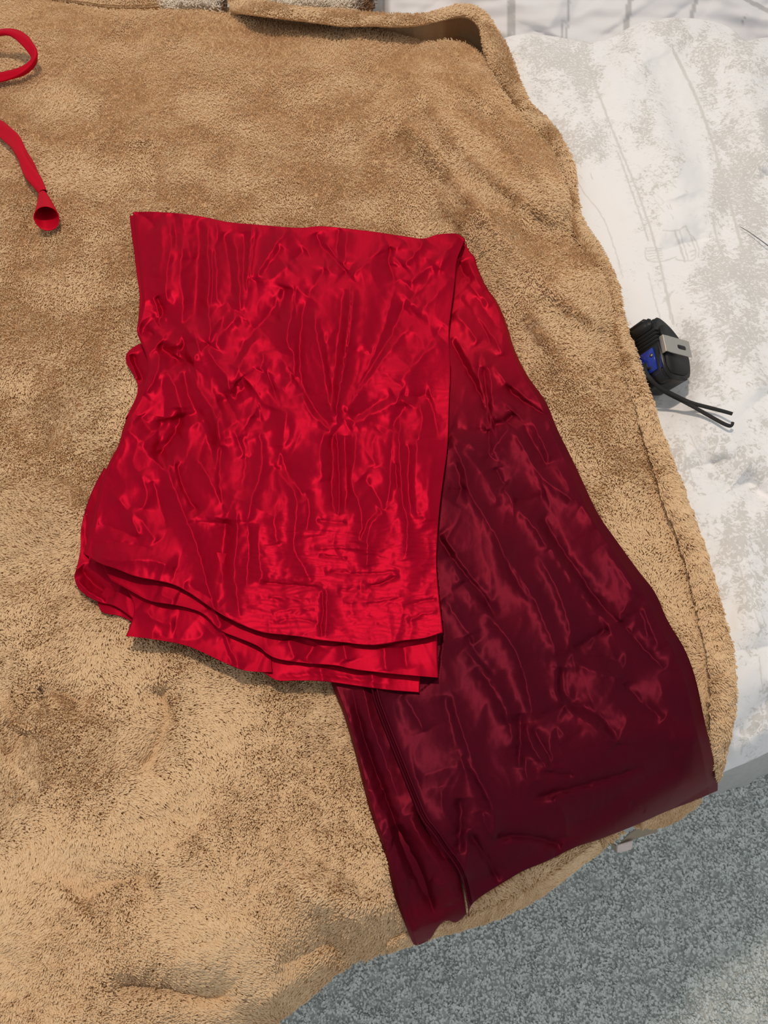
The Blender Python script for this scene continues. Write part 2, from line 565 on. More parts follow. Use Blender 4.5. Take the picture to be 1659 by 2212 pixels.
# ------------------------------------------------------------------ floor with carpet pile
def make_floor():
    xs, ys = np.linspace(-2.2, 2.4, 60), np.linspace(-1.4, 3.2, 60)
    X, Y = np.meshgrid(xs, ys)
    fl = grid_mesh('floor', np.stack([X, Y, 0 * X], -1), M_carpet)
    fl['kind'] = 'structure'
    r = np.random.RandomState(3)
    n = 120000
    x, y = r.uniform(-0.25, 0.78, n), r.uniform(-0.22, 0.48, n)
    keep = (0.47 * (x - 0.26) - 0.88 * (y - 0.138)) > -0.12
    x, y = x[keep], y[keep]
    n = len(x)
    ang = 3.0 * gn(x * 22, y * 22, 2) + r.normal(0, 0.7, n) + 1.9
    lean = np.clip(0.35 + 0.4 * gn(x * 60, y * 60, 6), 0.05, 1.0)
    L = r.uniform(0.007, 0.011, n) * (1 + 0.35 * gn(x * 90, y * 90, 9))
    d = np.stack([np.cos(ang) * lean, np.sin(ang) * lean, np.ones(n)], -1)
    d /= np.linalg.norm(d, axis=1)[:, None]
    p0 = np.stack([x, y, np.full(n, -0.001)], -1)
    pts = np.stack([p0, p0 + d * L[:, None] * 0.55, p0 + (d + [0, 0, -0.25]) * L[:, None] + r.normal(0, 0.0007, (n, 3))], 1)
    rad = np.array([0.0015, 0.0019, 0.0013])[None] * r.uniform(0.7, 1.25, (n, 1))
    o = hair('carpet_pile', pts, rad, M_cpile, fl, np.clip(r.uniform(0, 1, n) * 0.7 + 0.3 * gn(x * 30, y * 30, 4) + 0.15, 0, 1))
    return fl


make_floor()


# ------------------------------------------------------------------ bed: mattress and valance
def make_bed():
    e = bpy.data.objects.new('bed', None)
    COL.objects.link(e)
    e.location = (0, 0, 0)
    tag(e, 'bed with a pale grey valance hanging to the carpet under the white duvet', 'bed')
    ex, ey = np.array([0.88, 0.475]), np.array([-0.475, 0.88])   # along the foot, into the bed
    o = np.array([0.26, 0.165])
    bm = bmesh.new()
    bmesh.ops.create_cube(bm, size=1)
    for w in bm.verts:
        a = -1.15 if w.co.x < 0 else 0.75
        c = 0.075 if w.co.y < 0 else 1.6
        p = o + ex * a + ey * c
        w.co = (p[0], p[1], 0.30 if w.co.z < 0 else 0.50)
    bmesh.ops.bevel(bm, geom=bm.edges[:], offset=0.035, segments=3, affect='EDGES')
    bm_obj('mattress', bm, M_mattress, e)
    # valance: gathered cloth wall standing on the floor line seen in the photo
    p0, p1 = at(1555, 1712, 0.004)[:2], at(1659, 1667, 0.004)[:2]
    di = (p1 - p0) / np.linalg.norm(p1 - p0)
    inn = np.array([-di[1], di[0]])
    n, m = 400, 14
    s, w = np.linspace(-1.6, 0.6, n), np.linspace(0, 1, m)
    Sg, Wg = np.meshgrid(s, w)
    off = 0.010 * gn(Sg * 9, Wg * 0.6, 3) + 0.004 * gn(Sg * 30, Wg, 5)
    P = np.empty((m, n, 3))
    b = p0[None, None] + di * Sg[..., None] + inn * (off * (1 - 0.5 * Wg) + 0.050 * Wg)[..., None]
    P[..., :2] = b
    P[..., 2] = 0.002 + Wg * 0.46
    grid_mesh('valance', P, M_valance, e)
    return e


make_bed()


# ------------------------------------------------------------------ duvet with its grey toile print
def strokes(u, v, lines):
    r = np.zeros(u.shape)
    for pts, w in lines:
        p = chaikin(pts, 2)
        sel = (u > p[:, 0].min() - w - 3) & (u < p[:, 0].max() + w + 3) & (v > p[:, 1].min() - w - 3) & (v < p[:, 1].max() + w + 3)
        if sel.any():
            d, _, t = poly_dist(u[sel] + 1.5 * gn(u[sel] / 9, v[sel] / 9, 1), v[sel] + 1.5 * gn(u[sel] / 9, v[sel] / 9, 2), p)
            r[sel] = np.maximum(r[sel], sst(w + 0.9, w - 0.9, d))
    return r


def make_duvet():
    top = [(1082, 90), (1092, 82), (1120, 76), (1150, 74), (1200, 80), (1260, 91), (1290, 93), (1325, 82), (1345, 70), (1380, 50), (1430, 40),
           (1480, 39), (1540, 45), (1580, 60), (1600, 82), (1612, 93), (1635, 85), (1670, 81), (1750, 95), (2000, 140)]
    right = [(2000, 140), (2150, 700), (2200, 1352)]
    bot = [(1380, 1690), (1460, 1700), (1530, 1686), (1570, 1664), (1620, 1645), (1665, 1622), (1750, 1580), (1990, 1460), (2200, 1352)]
    left = [(1082, 90), (1084, 140), (1135, 300), (1190, 800), (1300, 1200), (1380, 1690)]
    U, V = coons(top, right, bot, left, 440, 800)
    z = z_duvet(U, V)
    # hidden part rests under the blanket
    hid = inside(U, V, B_RIGHT + [(-500, 1692), (-500, 140)])
    z = np.where(hid, np.minimum(z, z_blanket0(U, V) - 0.016), z)
    P = at(U, V, z)
    # ---- print: foliage density and drawn lines
    fol = 0.435 + 0.24 * gn(U / 70, V / 95, 21) + 0.12 * gn(U / 26, V / 30, 22)
    for (cu, cv, ru, rv, a) in [(1590, 330, 75, 200, 0.16), (1640, 470, 50, 80, 0.12), (1260, 240, 75, 90, 0.10), (1180, 120, 90, 40, 0.10),
                                (1440, 75, 90, 40, 0.10), (1370, 290, 30, 30, 0.14), (1420, 400, 30, 60, 0.10), (1500, 730, 40, 120, 0.12),
                                (1580, 740, 60, 80, 0.10), (1600, 1130, 70, 120, 0.13), (1510, 950, 60, 50, 0.06), (1600, 1290, 60, 90, 0.12),
                                (1610, 1500, 30, 30, 0.10), (1640, 640, 40, 45, 0.12), (1540, 510, 20, 90, 0.12), (1570, 590, 30, 40, 0.10)]:
        fol += a * np.exp(-((U - cu) / ru) ** 2 - ((V - cv) / rv) ** 2)
    for (cu, cv, ru, rv, a) in [(1320, 520, 45, 170, 0.28), (1400, 190, 40, 90, 0.16), (1490, 350, 30, 160, 0.25), (1560, 170, 22, 90, 0.16),
                                (1440, 500, 70, 90, 0.20), (1450, 920, 90, 40, 0.10), (1575, 1410, 60, 130, 0.22), (1390, 700, 30, 60, 0.2),
                                (1560, 920, 60, 60, 0.14), (1470, 640, 60, 40, 0.18)]:
        fol -= a * np.exp(-((U - cu) / ru) ** 2 - ((V - cv) / rv) ** 2)
    L = []

    def ln(*p, w=1.3):
        L.append((list(p), w))
    # long trunks sweeping down the cloth
    ln((1265, 130), (1330, 300), (1385, 430), (1425, 560), (1455, 700), w=2.4)
    ln((1455, 110), (1510, 220), (1550, 340), (1580, 450), (1610, 560), w=3.4)
    ln((1232, 360), (1262, 420), (1300, 460), (1330, 540), (1345, 600), w=1.2)
    ln((1335, 330), (1360, 400), (1385, 470), (1400, 520), w=2.0)
    ln((1540, 470), (1548, 520), (1565, 560), (1590, 590), w=2.6)
    ln((1400, 590), (1420, 670), (1437, 720), w=1.2)
    ln((1425, 570), (1440, 640), (1448, 690), w=1.6)
    # tower house
    ln((1395, 535), (1393, 565), (1432, 566), (1460, 555)); ln((1432, 497), (1458, 500), (1482, 488)); ln((1468, 498), (1486, 560)); ln((1482, 488), (1510, 555), (1486, 566), (1460, 560))
    ln((1458, 500), (1480, 566), w=2.2); ln((1482, 495), (1509, 527), (1509, 556)); ln((1484, 525), (1490, 532)); ln((1490, 545), (1500, 541)); ln((1493, 553), (1503, 549))
    for k in range(5):
        ln((1396 + k, 537 + 6 * k), (1410 + 3 * k, 534 + 6 * k), (1430, 538 + 5 * k), w=1.0)
    # garden bridge with rails
    ln((1480, 625), (1520, 620), (1560, 600), (1595, 568), (1612, 555)); ln((1482, 633), (1530, 626), (1575, 600), (1618, 566))
    for k in range(8):
        t = k / 7
        ln((1500 + 110 * t, 624 - 58 * t * t - 6 * t), (1506 + 110 * t, 630 - 58 * t * t - 6 * t), w=1.0)
    ln((1510, 645), (1560, 630), (1600, 605), (1640, 580)); ln((1515, 651), (1570, 636), (1610, 610), (1650, 590)); ln((1490, 655), (1530, 656), (1580, 636), (1620, 618))
    ln((1525, 655), (1533, 675), (1560, 665), (1585, 640)); ln((1552, 645), (1560, 668)); ln((1575, 625), (1583, 643))
    for k in range(5):
        ln((1430 + 4 * k, 655 - 3 * k), (1436 + 5 * k, 642 - 4 * k), w=0.9)
    # round pavilion roof on the right edge
    ln((1600, 622), (1630, 620), (1665, 628), (1700, 640), w=1.4); ln((1600, 634), (1640, 630), (1690, 642), w=1.4)
    for k in range(7):
        ln((1606 + 12 * k, 622 + 1.5 * k), (1606 + 12 * k, 632 + 1.5 * k), w=1.0)
    # stacked terraces
    for k in range(6):
        ln((1535 + 6 * k, 712 + 13 * k), (1560 + 6 * k, 700 + 12 * k), (1590 + 5 * k, 692 + 12 * k), w=1.6)
    # lower wall and branch marks
    ln((1545, 1140), (1575, 1165), (1590, 1185), w=1.6); ln((1530, 1235), (1560, 1200), (1590, 1170), (1640, 1160), w=2.0)
    ln((1595, 1220), (1620, 1290), (1640, 1350), w=1.4); ln((1470, 950), (1490, 1010), (1500, 1060)); ln((1490, 940), (1515, 990))
    ln((1640, 1420), (1645, 1470), (1648, 1490)); ln((1610, 1580), (1600, 1630), w=1.6)
    r = np.random.RandomState(5)
    for (cu, cv, n_, a0) in [(1590, 300, 26, 0.5), (1585, 380, 18, 0.5), (1430, 420, 16, 0.9), (1500, 960, 14, 0.9), (1570, 1010, 14, 0.9),
                             (1560, 1240, 16, -0.5), (1640, 1320, 12, 1.0), (1270, 300, 14, 0.9), (1520, 690, 16, 0.3), (1630, 800, 16, 0.4)]:
        for _ in range(n_):
            x, y = cu + r.normal(0, 22), cv + r.normal(0, 34)
            a = a0 + r.normal(0, 0.35)
            l = r.uniform(6, 17)
            ln((x, y), (x + l * math.cos(a) * 0.5 + r.normal(0, 1.5), y + l * math.sin(a) * 0.5), (x + l * math.cos(a), y + l * math.sin(a)), w=0.8)
    drawn = strokes(U, V, L) * 0.85
    k = 9
    P = skirt(P, 't', [(0, 0.006 * j, -0.0016 * j * j) for j in range(1, k + 1)])
    P = skirt(P, 'b', [(-0.0025 * j * 0.475, 0.0025 * j * 0.88, -0.010 * j) for j in range(1, k + 1)])
    A = {'foliage': pad(pad(fol, 't', k), 'b', k), 'drawn': pad(pad(drawn, 't', k), 'b', k)}
    o = grid_mesh('duvet', P, M_duvet, attrs=A)
    return tag(o, 'white duvet with pale grey toile print of trees, right of the tan blanket', 'duvet')


make_duvet()


def make_sheet():
    U, V = np.meshgrid(np.linspace(560, 1900, 300), np.linspace(-170, 130, 110))
    z = 0.600 + (110 - V) * 0.00050 + 0.004 * fbm(U / 160, V / 60, 2, 31)
    z = creases(z, U, V, [([(1180, 75), (1200, 30), (1225, -20)], 10, 18, 12), ([(1215, 80), (1240, 20), (1270, -30)], -6, 12, 14),
                          ([(1290, 0), (1330, 60)], 6, 30, 20), ([(1400, -20), (1450, 40)], 6, 30, 30), ([(1550, -20), (1640, 40), (1700, 60)], 9, 20, 26),
                          ([(1620, 90), (1640, 40), (1660, 0)], -6, 14, 14), ([(850, -20), (900, 40)], 5, 26, 26), ([(1130, -10), (1145, 70)], 5, 20, 20)], 0.5, 2.0)
    z -= 0.075 * sst(845, 800, U)                     # tucked down behind the plush
    ho = np.array(H_OUT[:20])
    z -= 0.07 * sst(8, 34, V - np.interp(U, ho[:, 0], ho[:, 1])) * sst(1100, 1070, U)
    st = strokes(U, V, [([(1100, 130), (1101, 80), (1103, 20), (1106, -60)], 6.5), ([(1111, 80), (1113, -40)], 1.4),
                        ([(1213, 100), (1215, 60), (1217, 40)], 2.0), ([(1222, 100), (1225, 60), (1229, 10), (1232, -50)], 2.2),
                        ([(1350, 90), (1355, 40), (1362, -10), (1372, -60)], 6.5), ([(1488, 60), (1495, 30), (1505, -10), (1520, -60)], 5),
                        ([(1560, -40), (1605, -5), (1640, 14), (1680, 34)], 5), ([(1602, 55), (1612, 30)], 1.4),
                        ([(828, 30), (832, -40)], 3.0), ([(965, 10), (967, -40)], 1.5)]) * 0.85
    P = at(U, V, z)
    P = skirt(P, 'b', [(0, 0, -0.02), (0, 0, -0.05)])
    o = grid_mesh('striped_sheet', P, M_stripe, attrs={'drawn': pad(st, 'b', 2)})
    return tag(o, 'crumpled white bed sheet with grey stripes behind the top of the duvet', 'sheet')


make_sheet()


# ------------------------------------------------------------------ tan fleece blanket with pile, hems and care tag
def grid_normals(P):
    a, b = np.gradient(P, axis=1), np.gradient(P, axis=0)
    n = np.cross(a, -b)
    n /= np.linalg.norm(n, axis=2)[..., None] + 1e-12
    n[n[..., 2] < 0] *= -1
    return n


CLOTHS = [R_TOP + R_RIGHT[1:] + [(945, 1463), (905, 1495), (760, 1480), (620, 1470), (530, 1448), (400, 1392), (275, 1370), (280, 1338), (225, 1320), (165, 1268), (172, 1145)] + R_LEFT[::-1],
          MA_LEFT[:1] + MA_RIGHT + MA_BOT[::-1] + MA_LEFT[::-1], ML_LEFT + ML_BOT + ML_RIGHT[::-1]]


def pile(name, P, U, V, n, parent, seed, length=0.0075, fade=0, limit=True):
    r = np.random.RandomState(seed)
    N = grid_normals(P)
    nv, nu = U.shape
    area = np.abs(np.gradient(U, axis=1) * np.gradient(V, axis=0) - np.gradient(U, axis=0) * np.gradient(V, axis=1))[:-1, :-1]
    if limit:
        ok = (U > -230) & (U < 1720) & (V > -90) & (V < 2420)
        for c in CLOTHS:
            m = inside(U, V, c)
            e = m.copy()
            for _ in range(2):
                e[1:-1, 1:-1] = e[1:-1, 1:-1] & e[:-2, 1:-1] & e[2:, 1:-1] & e[1:-1, :-2] & e[1:-1, 2:]
            ok &= ~e
        area = area * ok[:-1, :-1]
    cdf = np.cumsum(area.reshape(-1))
    c = np.searchsorted(cdf, r.rand(n) * cdf[-1])
    i, j = np.divmod(np.minimum(c, area.size - 1), nu - 1)
    a, b = r.rand(n), r.rand(n)

    def bil(G):
        if G.ndim == 3:
            A, B = a[:, None], b[:, None]
        else:
            A, B = a, b
        return (G[i, j] * (1 - A) + G[i, j + 1] * A) * (1 - B) + (G[i + 1, j] * (1 - A) + G[i + 1, j + 1] * A) * B
    p, nn = bil(P), bil(N)
    x, y = p[:, 0], p[:, 1]
    # brushed pile: broad patches lie one way or another, small clumps gather
    th = 2.6 * fbm(x * 6.5, y * 6.5, 3, seed + 1) - 1.2
    la = np.clip(0.8 + 1.0 * fbm(x * 10, y * 10, 3, seed + 2), 0.5, 1.9)
    cx, cy = gn(x * 190, y * 190, seed + 5), gn(x * 190, y * 190, seed + 6)
    mx, my = gn(x * 75, y * 75, seed + 7), gn(x * 75, y * 75, seed + 8)
    tx = np.cos(th) * la + 0.26 * cx + 0.24 * mx + r.normal(0, 0.2, n)
    ty = np.sin(th) * la + 0.26 * cy + 0.24 * my + r.normal(0, 0.2, n)
    T = np.stack([tx, ty, np.zeros(n)], -1)
    T -= nn * (T * nn).sum(1)[:, None]
    d = nn * 0.75 + T
    d /= np.linalg.norm(d, axis=1)[:, None]
    Ln = length * r.uniform(0.7, 1.2, n)[:, None] * (1 + 0.25 * gn(x * 120, y * 120, seed + 9))[:, None]
    up = nn * Ln * 0.45
    pts = np.stack([p - nn * 0.0006, p + up * 0.9 + d * Ln * 0.12, p + up * 0.6 + d * Ln * 0.62 - nn * Ln * 0.04], 1)
    rad = np.array([0.00050, 0.00052, 0.00028])[None] * r.uniform(0.8, 1.25, (n, 1))
    tint = np.clip(0.45 + r.normal(0, 0.16, n) + 0.22 * gn(x * 240, y * 240, seed + 10), 0, 1)
    return hair(name, pts, rad, M_fpile, parent, tint)


def make_blanket():
    left = [(-300, -70), (-330, 1200), (-300, 2585)]
    U, V = coons(B_TOP, B_RIGHT, B_BOT, left, 420, 520)
    P = at(U, V, z_blanket(U, V))
    Q = skirt(P, 't', [(0, 0.003, -0.004), (0, 0.007, -0.014), (0, 0.012, -0.026), (0, 0.03, -0.032), (0, 0.06, -0.034), (0, 0.10, -0.034)])
    Q = skirt(Q, 'b', [(-0.001 * j * 0.475, 0.001 * j * 0.88, -0.0025 * j) for j in range(1, 7)])
    o = grid_mesh('fleece_blanket', Q, M_fleece)
    tag(o, 'tan fleece blanket with rolled hem spread over the white bed', 'blanket')
    pile('pile', P, U, V, 540000, o, 40, 0.0048)
    # hem: a padded double fold along the edge, lifted off the bed at the top
    n, m = 620, 15
    A, B = resample(H_OUT, n, 2), np.empty((n, 2))
    bi = resample(H_IN, 4 * n, 2)
    ra, rb = np.linspace(0, 1, n), np.linspace(0, 1, 4 * n)
    # match the inner line to the outer by nearest run, kept monotone
    k = np.maximum.accumulate(np.array([np.argmin(((bi - a) ** 2).sum(1)) for a in A]))
    kk = np.convolve(np.pad(k.astype(float), 12, mode='edge'), np.ones(25) / 25, 'valid')
    B = np.stack([np.interp(kk, np.arange(4 * n), bi[:, q]) for q in (0, 1)], -1)
    w = np.linspace(0, 1, m)[:, None, None]
    G = A[None] * (1 - w) + B[None] * w
    U2, V2 = G[..., 0], G[..., 1]
    W = w[..., 0]
    run = V2[0][None] * 0 + np.arange(n)[None] / (n - 1)
    lift = 0.020 * sst(0.0, 0.03, run) * sst(0.33, 0.20, run) + 0.004
    low = np.minimum(z_blanket(U2, V2), BED + 0.02)
    bulge = 0.0095 * np.sqrt(np.clip(1 - (2 * W - 1) ** 2, 0, 1)) - 0.003 * W * (run > 0.3)
    z = low + lift + bulge + 0.0012 * gn(U2 / 18, V2 / 18, 77)
    P2 = at(U2, V2, z)
    lfree = (sst(0.0, 0.02, run) * sst(0.31, 0.24, run)).T
    Q2 = skirt(P2, 't', [np.array([[0.0010 * j, 0.0008 * j, -0.0022 * j]]) + np.array([[0, 0, -0.012 * j]]) * lfree for j in range(1, 7)])
    free = (sst(0.0, 0.02, run) * sst(0.31, 0.24, run)).T
    tuck, cave = np.array([[0, 0.0012, -0.005]]), np.array([[0.0, 0.014, -0.0025]])
    Q2 = skirt(Q2, 'b', [(tuck * (1 - free) + cave * free) * j + np.array([[0, 0, -0.003]]) * free for j in range(1, 5)])
    h = grid_mesh('hem', Q2, M_fleece, o)
    pile('hem_pile', P2, U2, V2, 46000, h, 61, 0.0062)
    # stitching dashes just inside the hem
    rng = np.random.RandomState(1)
    bm = bmesh.new()
    for q in range(230, n - 40, 4):
        if rng.rand() < 0.55:
            continue
        c = B[q] + (B[q] - A[q]) * 0.10
        e = B[q + 2] + (B[q + 2] - A[q + 2]) * 0.10
        zz = [float(z_blanket(np.array([x[0]]), np.array([x[1]]))[0]) + 0.0052 for x in (c, e)]
        p, s = Vector(at(c[0], c[1], zz[0])), Vector(at(e[0], e[1], zz[1]))
        M = Matrix.Translation((p + s) / 2) @ (s - p).to_track_quat('Z', 'Y').to_matrix().to_4x4() @ Matrix.Diagonal((0.0004, 0.0004, (s - p).length * 0.5, 1))
        bmesh.ops.create_cone(bm, cap_ends=True, segments=6, radius1=1, radius2=1, depth=2, matrix=M)
    s_ = bm_obj('stitching', bm, M_stitch, o)
    s_['kind'] = 'stuff'
    # fold of blanket lying behind at the top left
    T2, L2 = resample([(40, -70), (190, -50), (300, -45), (400, -60)], 90), resample([(70, -6), (130, 6), (190, 14), (250, 22), (330, 20), (405, 12)], 90)
    G = T2[None] * (1 - w) + L2[None] * w
    z = BED + 0.010 + 0.012 * np.sqrt(np.clip(1 - (2 * W - 1) ** 2, 0, 1)) + 0 * G[..., 0]
    P3 = at(G[..., 0], G[..., 1], z)
    f = grid_mesh('back_fold', skirt(P3, 'b', [(0, 0.0015 * j, -0.005 * j) for j in range(1, 5)]), M_fleece, o)
    pile('back_pile', P3, G[..., 0], G[..., 1], 9000, f, 83, 0.006, limit=False)
    # hem along the foot of the bed
    lo = [(840, 2047), (936, 2017), (1012, 1996), (1100, 1965), (1184, 1918), (1252, 1864), (1296, 1828)]
    hi = [(832, 2025), (930, 1990), (1005, 1970), (1090, 1940), (1170, 1895), (1240, 1845), (1284, 1812)]
    T2, L2 = resample(hi, 160), resample(lo, 160)
    G = T2[None] * (1 - w) + L2[None] * w
    z = z_blanket(G[..., 0], G[..., 1]) + 0.002 + 0.006 * np.sqrt(np.clip(1 - (2 * W - 1) ** 2, 0, 1))
    P4 = at(G[..., 0], G[..., 1], z)
    f = grid_mesh('foot_hem', skirt(P4, 'b', [(-0.001 * j, 0.0018 * j, -0.002 * j) for j in range(1, 5)]), M_fleece, o)
    pile('foot_pile', P4, G[..., 0], G[..., 1], 12000, f, 85, 0.005, limit=False)
    # rolled corner under the maroon cloth
    hi, lo = resample([(1378, 1762), (1430, 1738), (1480, 1716), (1512, 1706)], 70), resample([(1386, 1783), (1415, 1781), (1455, 1768), (1490, 1742), (1506, 1728)], 70)
    G = hi[None] * (1 - w) + lo[None] * w
    z = z_blanket(G[..., 0], G[..., 1]) - 0.004 + 0.010 * np.sqrt(np.clip(1 - (2 * W - 1) ** 2, 0, 1))
    P5 = at(G[..., 0], G[..., 1], z)
    f = grid_mesh('rolled_corner', skirt(P5, 'b', [(-0.001 * j, 0.0018 * j, -0.002 * j) for j in range(1, 5)]), M_fleece, o)
    pile('corner_pile', P5, G[..., 0], G[..., 1], 5000, f, 87, 0.005, limit=False)
    # care tag: a ribbon of cloth hanging from the hem, its pale end folded up
    def ribbon(name, a, b, mat, par, zoff, wave=0.0):
        a, b = resample(a, 24), resample(b, 24)
        ww = np.linspace(0, 1, 6)[:, None, None]
        G = a[None] * (1 - ww) + b[None] * ww
        zz = zoff[0] + (zoff[1] - zoff[0]) * np.linspace(0, 1, 24)[None] + wave * np.sin(np.linspace(0, 3.1, 24))[None] + 0 * G[..., 0]
        zz = zz + 0.012 * (0.5 - ww[..., 0])
        ob = grid_mesh(name, at(G[..., 0], G[..., 1], zz), mat, par)
        md = ob.modifiers.new('cloth', 'SOLIDIFY')
        md.thickness = 0.0007
        return ob
    t = ribbon('care_tag', [(1418, 1776), (1390, 1781), (1368, 1792), (1352, 1806), (1338, 1822)],
               [(1420, 1797), (1398, 1802), (1375, 1810), (1352, 1818), (1338, 1826)], M_tag_shade, o, (0.49, 0.46), 0.006)
    t['label'] = 'folded cloth care tag with a pale pink end'
    ribbon('tag_end', [(1334, 1826), (1350, 1821), (1367, 1816)], [(1333, 1842), (1350, 1840), (1365, 1834)], M_tagc, t, (0.462, 0.468))
    ribbon('tag_fold', [(1318, 1820), (1325, 1823), (1331, 1826)], [(1328, 1841), (1330, 1841), (1331, 1842)], M_tag_shade, t, (0.455, 0.463))
    ribbon('tag_corner', [(1404, 1788), (1412, 1782), (1420, 1777)], [(1396, 1806), (1408, 1803), (1417, 1797)], M_tagc, t, (0.478, 0.484))
    return o


blanket = make_blanket()


def make_plush():
    r = np.random.RandomState(9)
    e = bpy.data.objects.new('plush_throw', None)
    COL.objects.link(e)
    e.location = at(620, -20, BED)
    tag(e, 'curly cream plush with brown patches peeking out behind the top hem of the tan blanket', 'plush')
    inv = Vector(e.location)
    for (us, vs, n, bro) in [((340, 490), (-70, 17), 2600, (486, 14)), ((520, 802), (-70, 22), 6500, (796, 40))]:
        U, V = np.meshgrid(np.linspace(us[0], us[1], 60), np.linspace(vs[0], vs[1], 24))
        s, t = (U - us[0]) / (us[1] - us[0]), (V - vs[0]) / (vs[1] - vs[0])
        z = BED + 0.004 + 0.030 * (np.clip(np.sin(np.pi * s), 0, 1) * np.clip(np.sin(np.pi * (0.1 + 0.85 * t)), 0, 1)) ** 0.4
        P = at(U, V, z)
        P = skirt(P, 'b', [(0, 0.001, -0.01), (0, 0.002, -0.03)]) - np.array(inv)
        grid_mesh('plush_body', P, M_plush, e)
        p = P[r.randint(0, 24, n), r.randint(0, 60, n)] + r.normal(0, 0.0015, (n, 3))
        kk = 9
        q = np.linspace(0, 1, kk)[None, :]
        ph, fr = r.uniform(0, 6.28, (n, 1)), r.uniform(5, 9, (n, 1))
        d = r.normal(0, 0.5, (n, 3)) + [0, -0.25, 0.8]
        d /= np.linalg.norm(d, axis=1)[:, None]
        L = r.uniform(0.010, 0.017, (n, 1))
        pts = p[:, None] + d[:, None] * (q * L)[..., None]
        pts[..., 0] += 0.0022 * np.cos(ph + fr * q) * q ** 0.5
        pts[..., 1] += 0.0022 * np.sin(ph + fr * q) * q ** 0.5
        X = at(bro[0], 8, BED + 0.02)[0] - inv[0]
        tint = np.clip(1.25 - np.abs(p[:, 0] - X) / bro[1] * 1300, 0, 1)
        hair('curls', pts, np.linspace(0.0008, 0.0004, kk)[None] * np.ones((n, 1)), M_curl, e, tint)


make_plush()

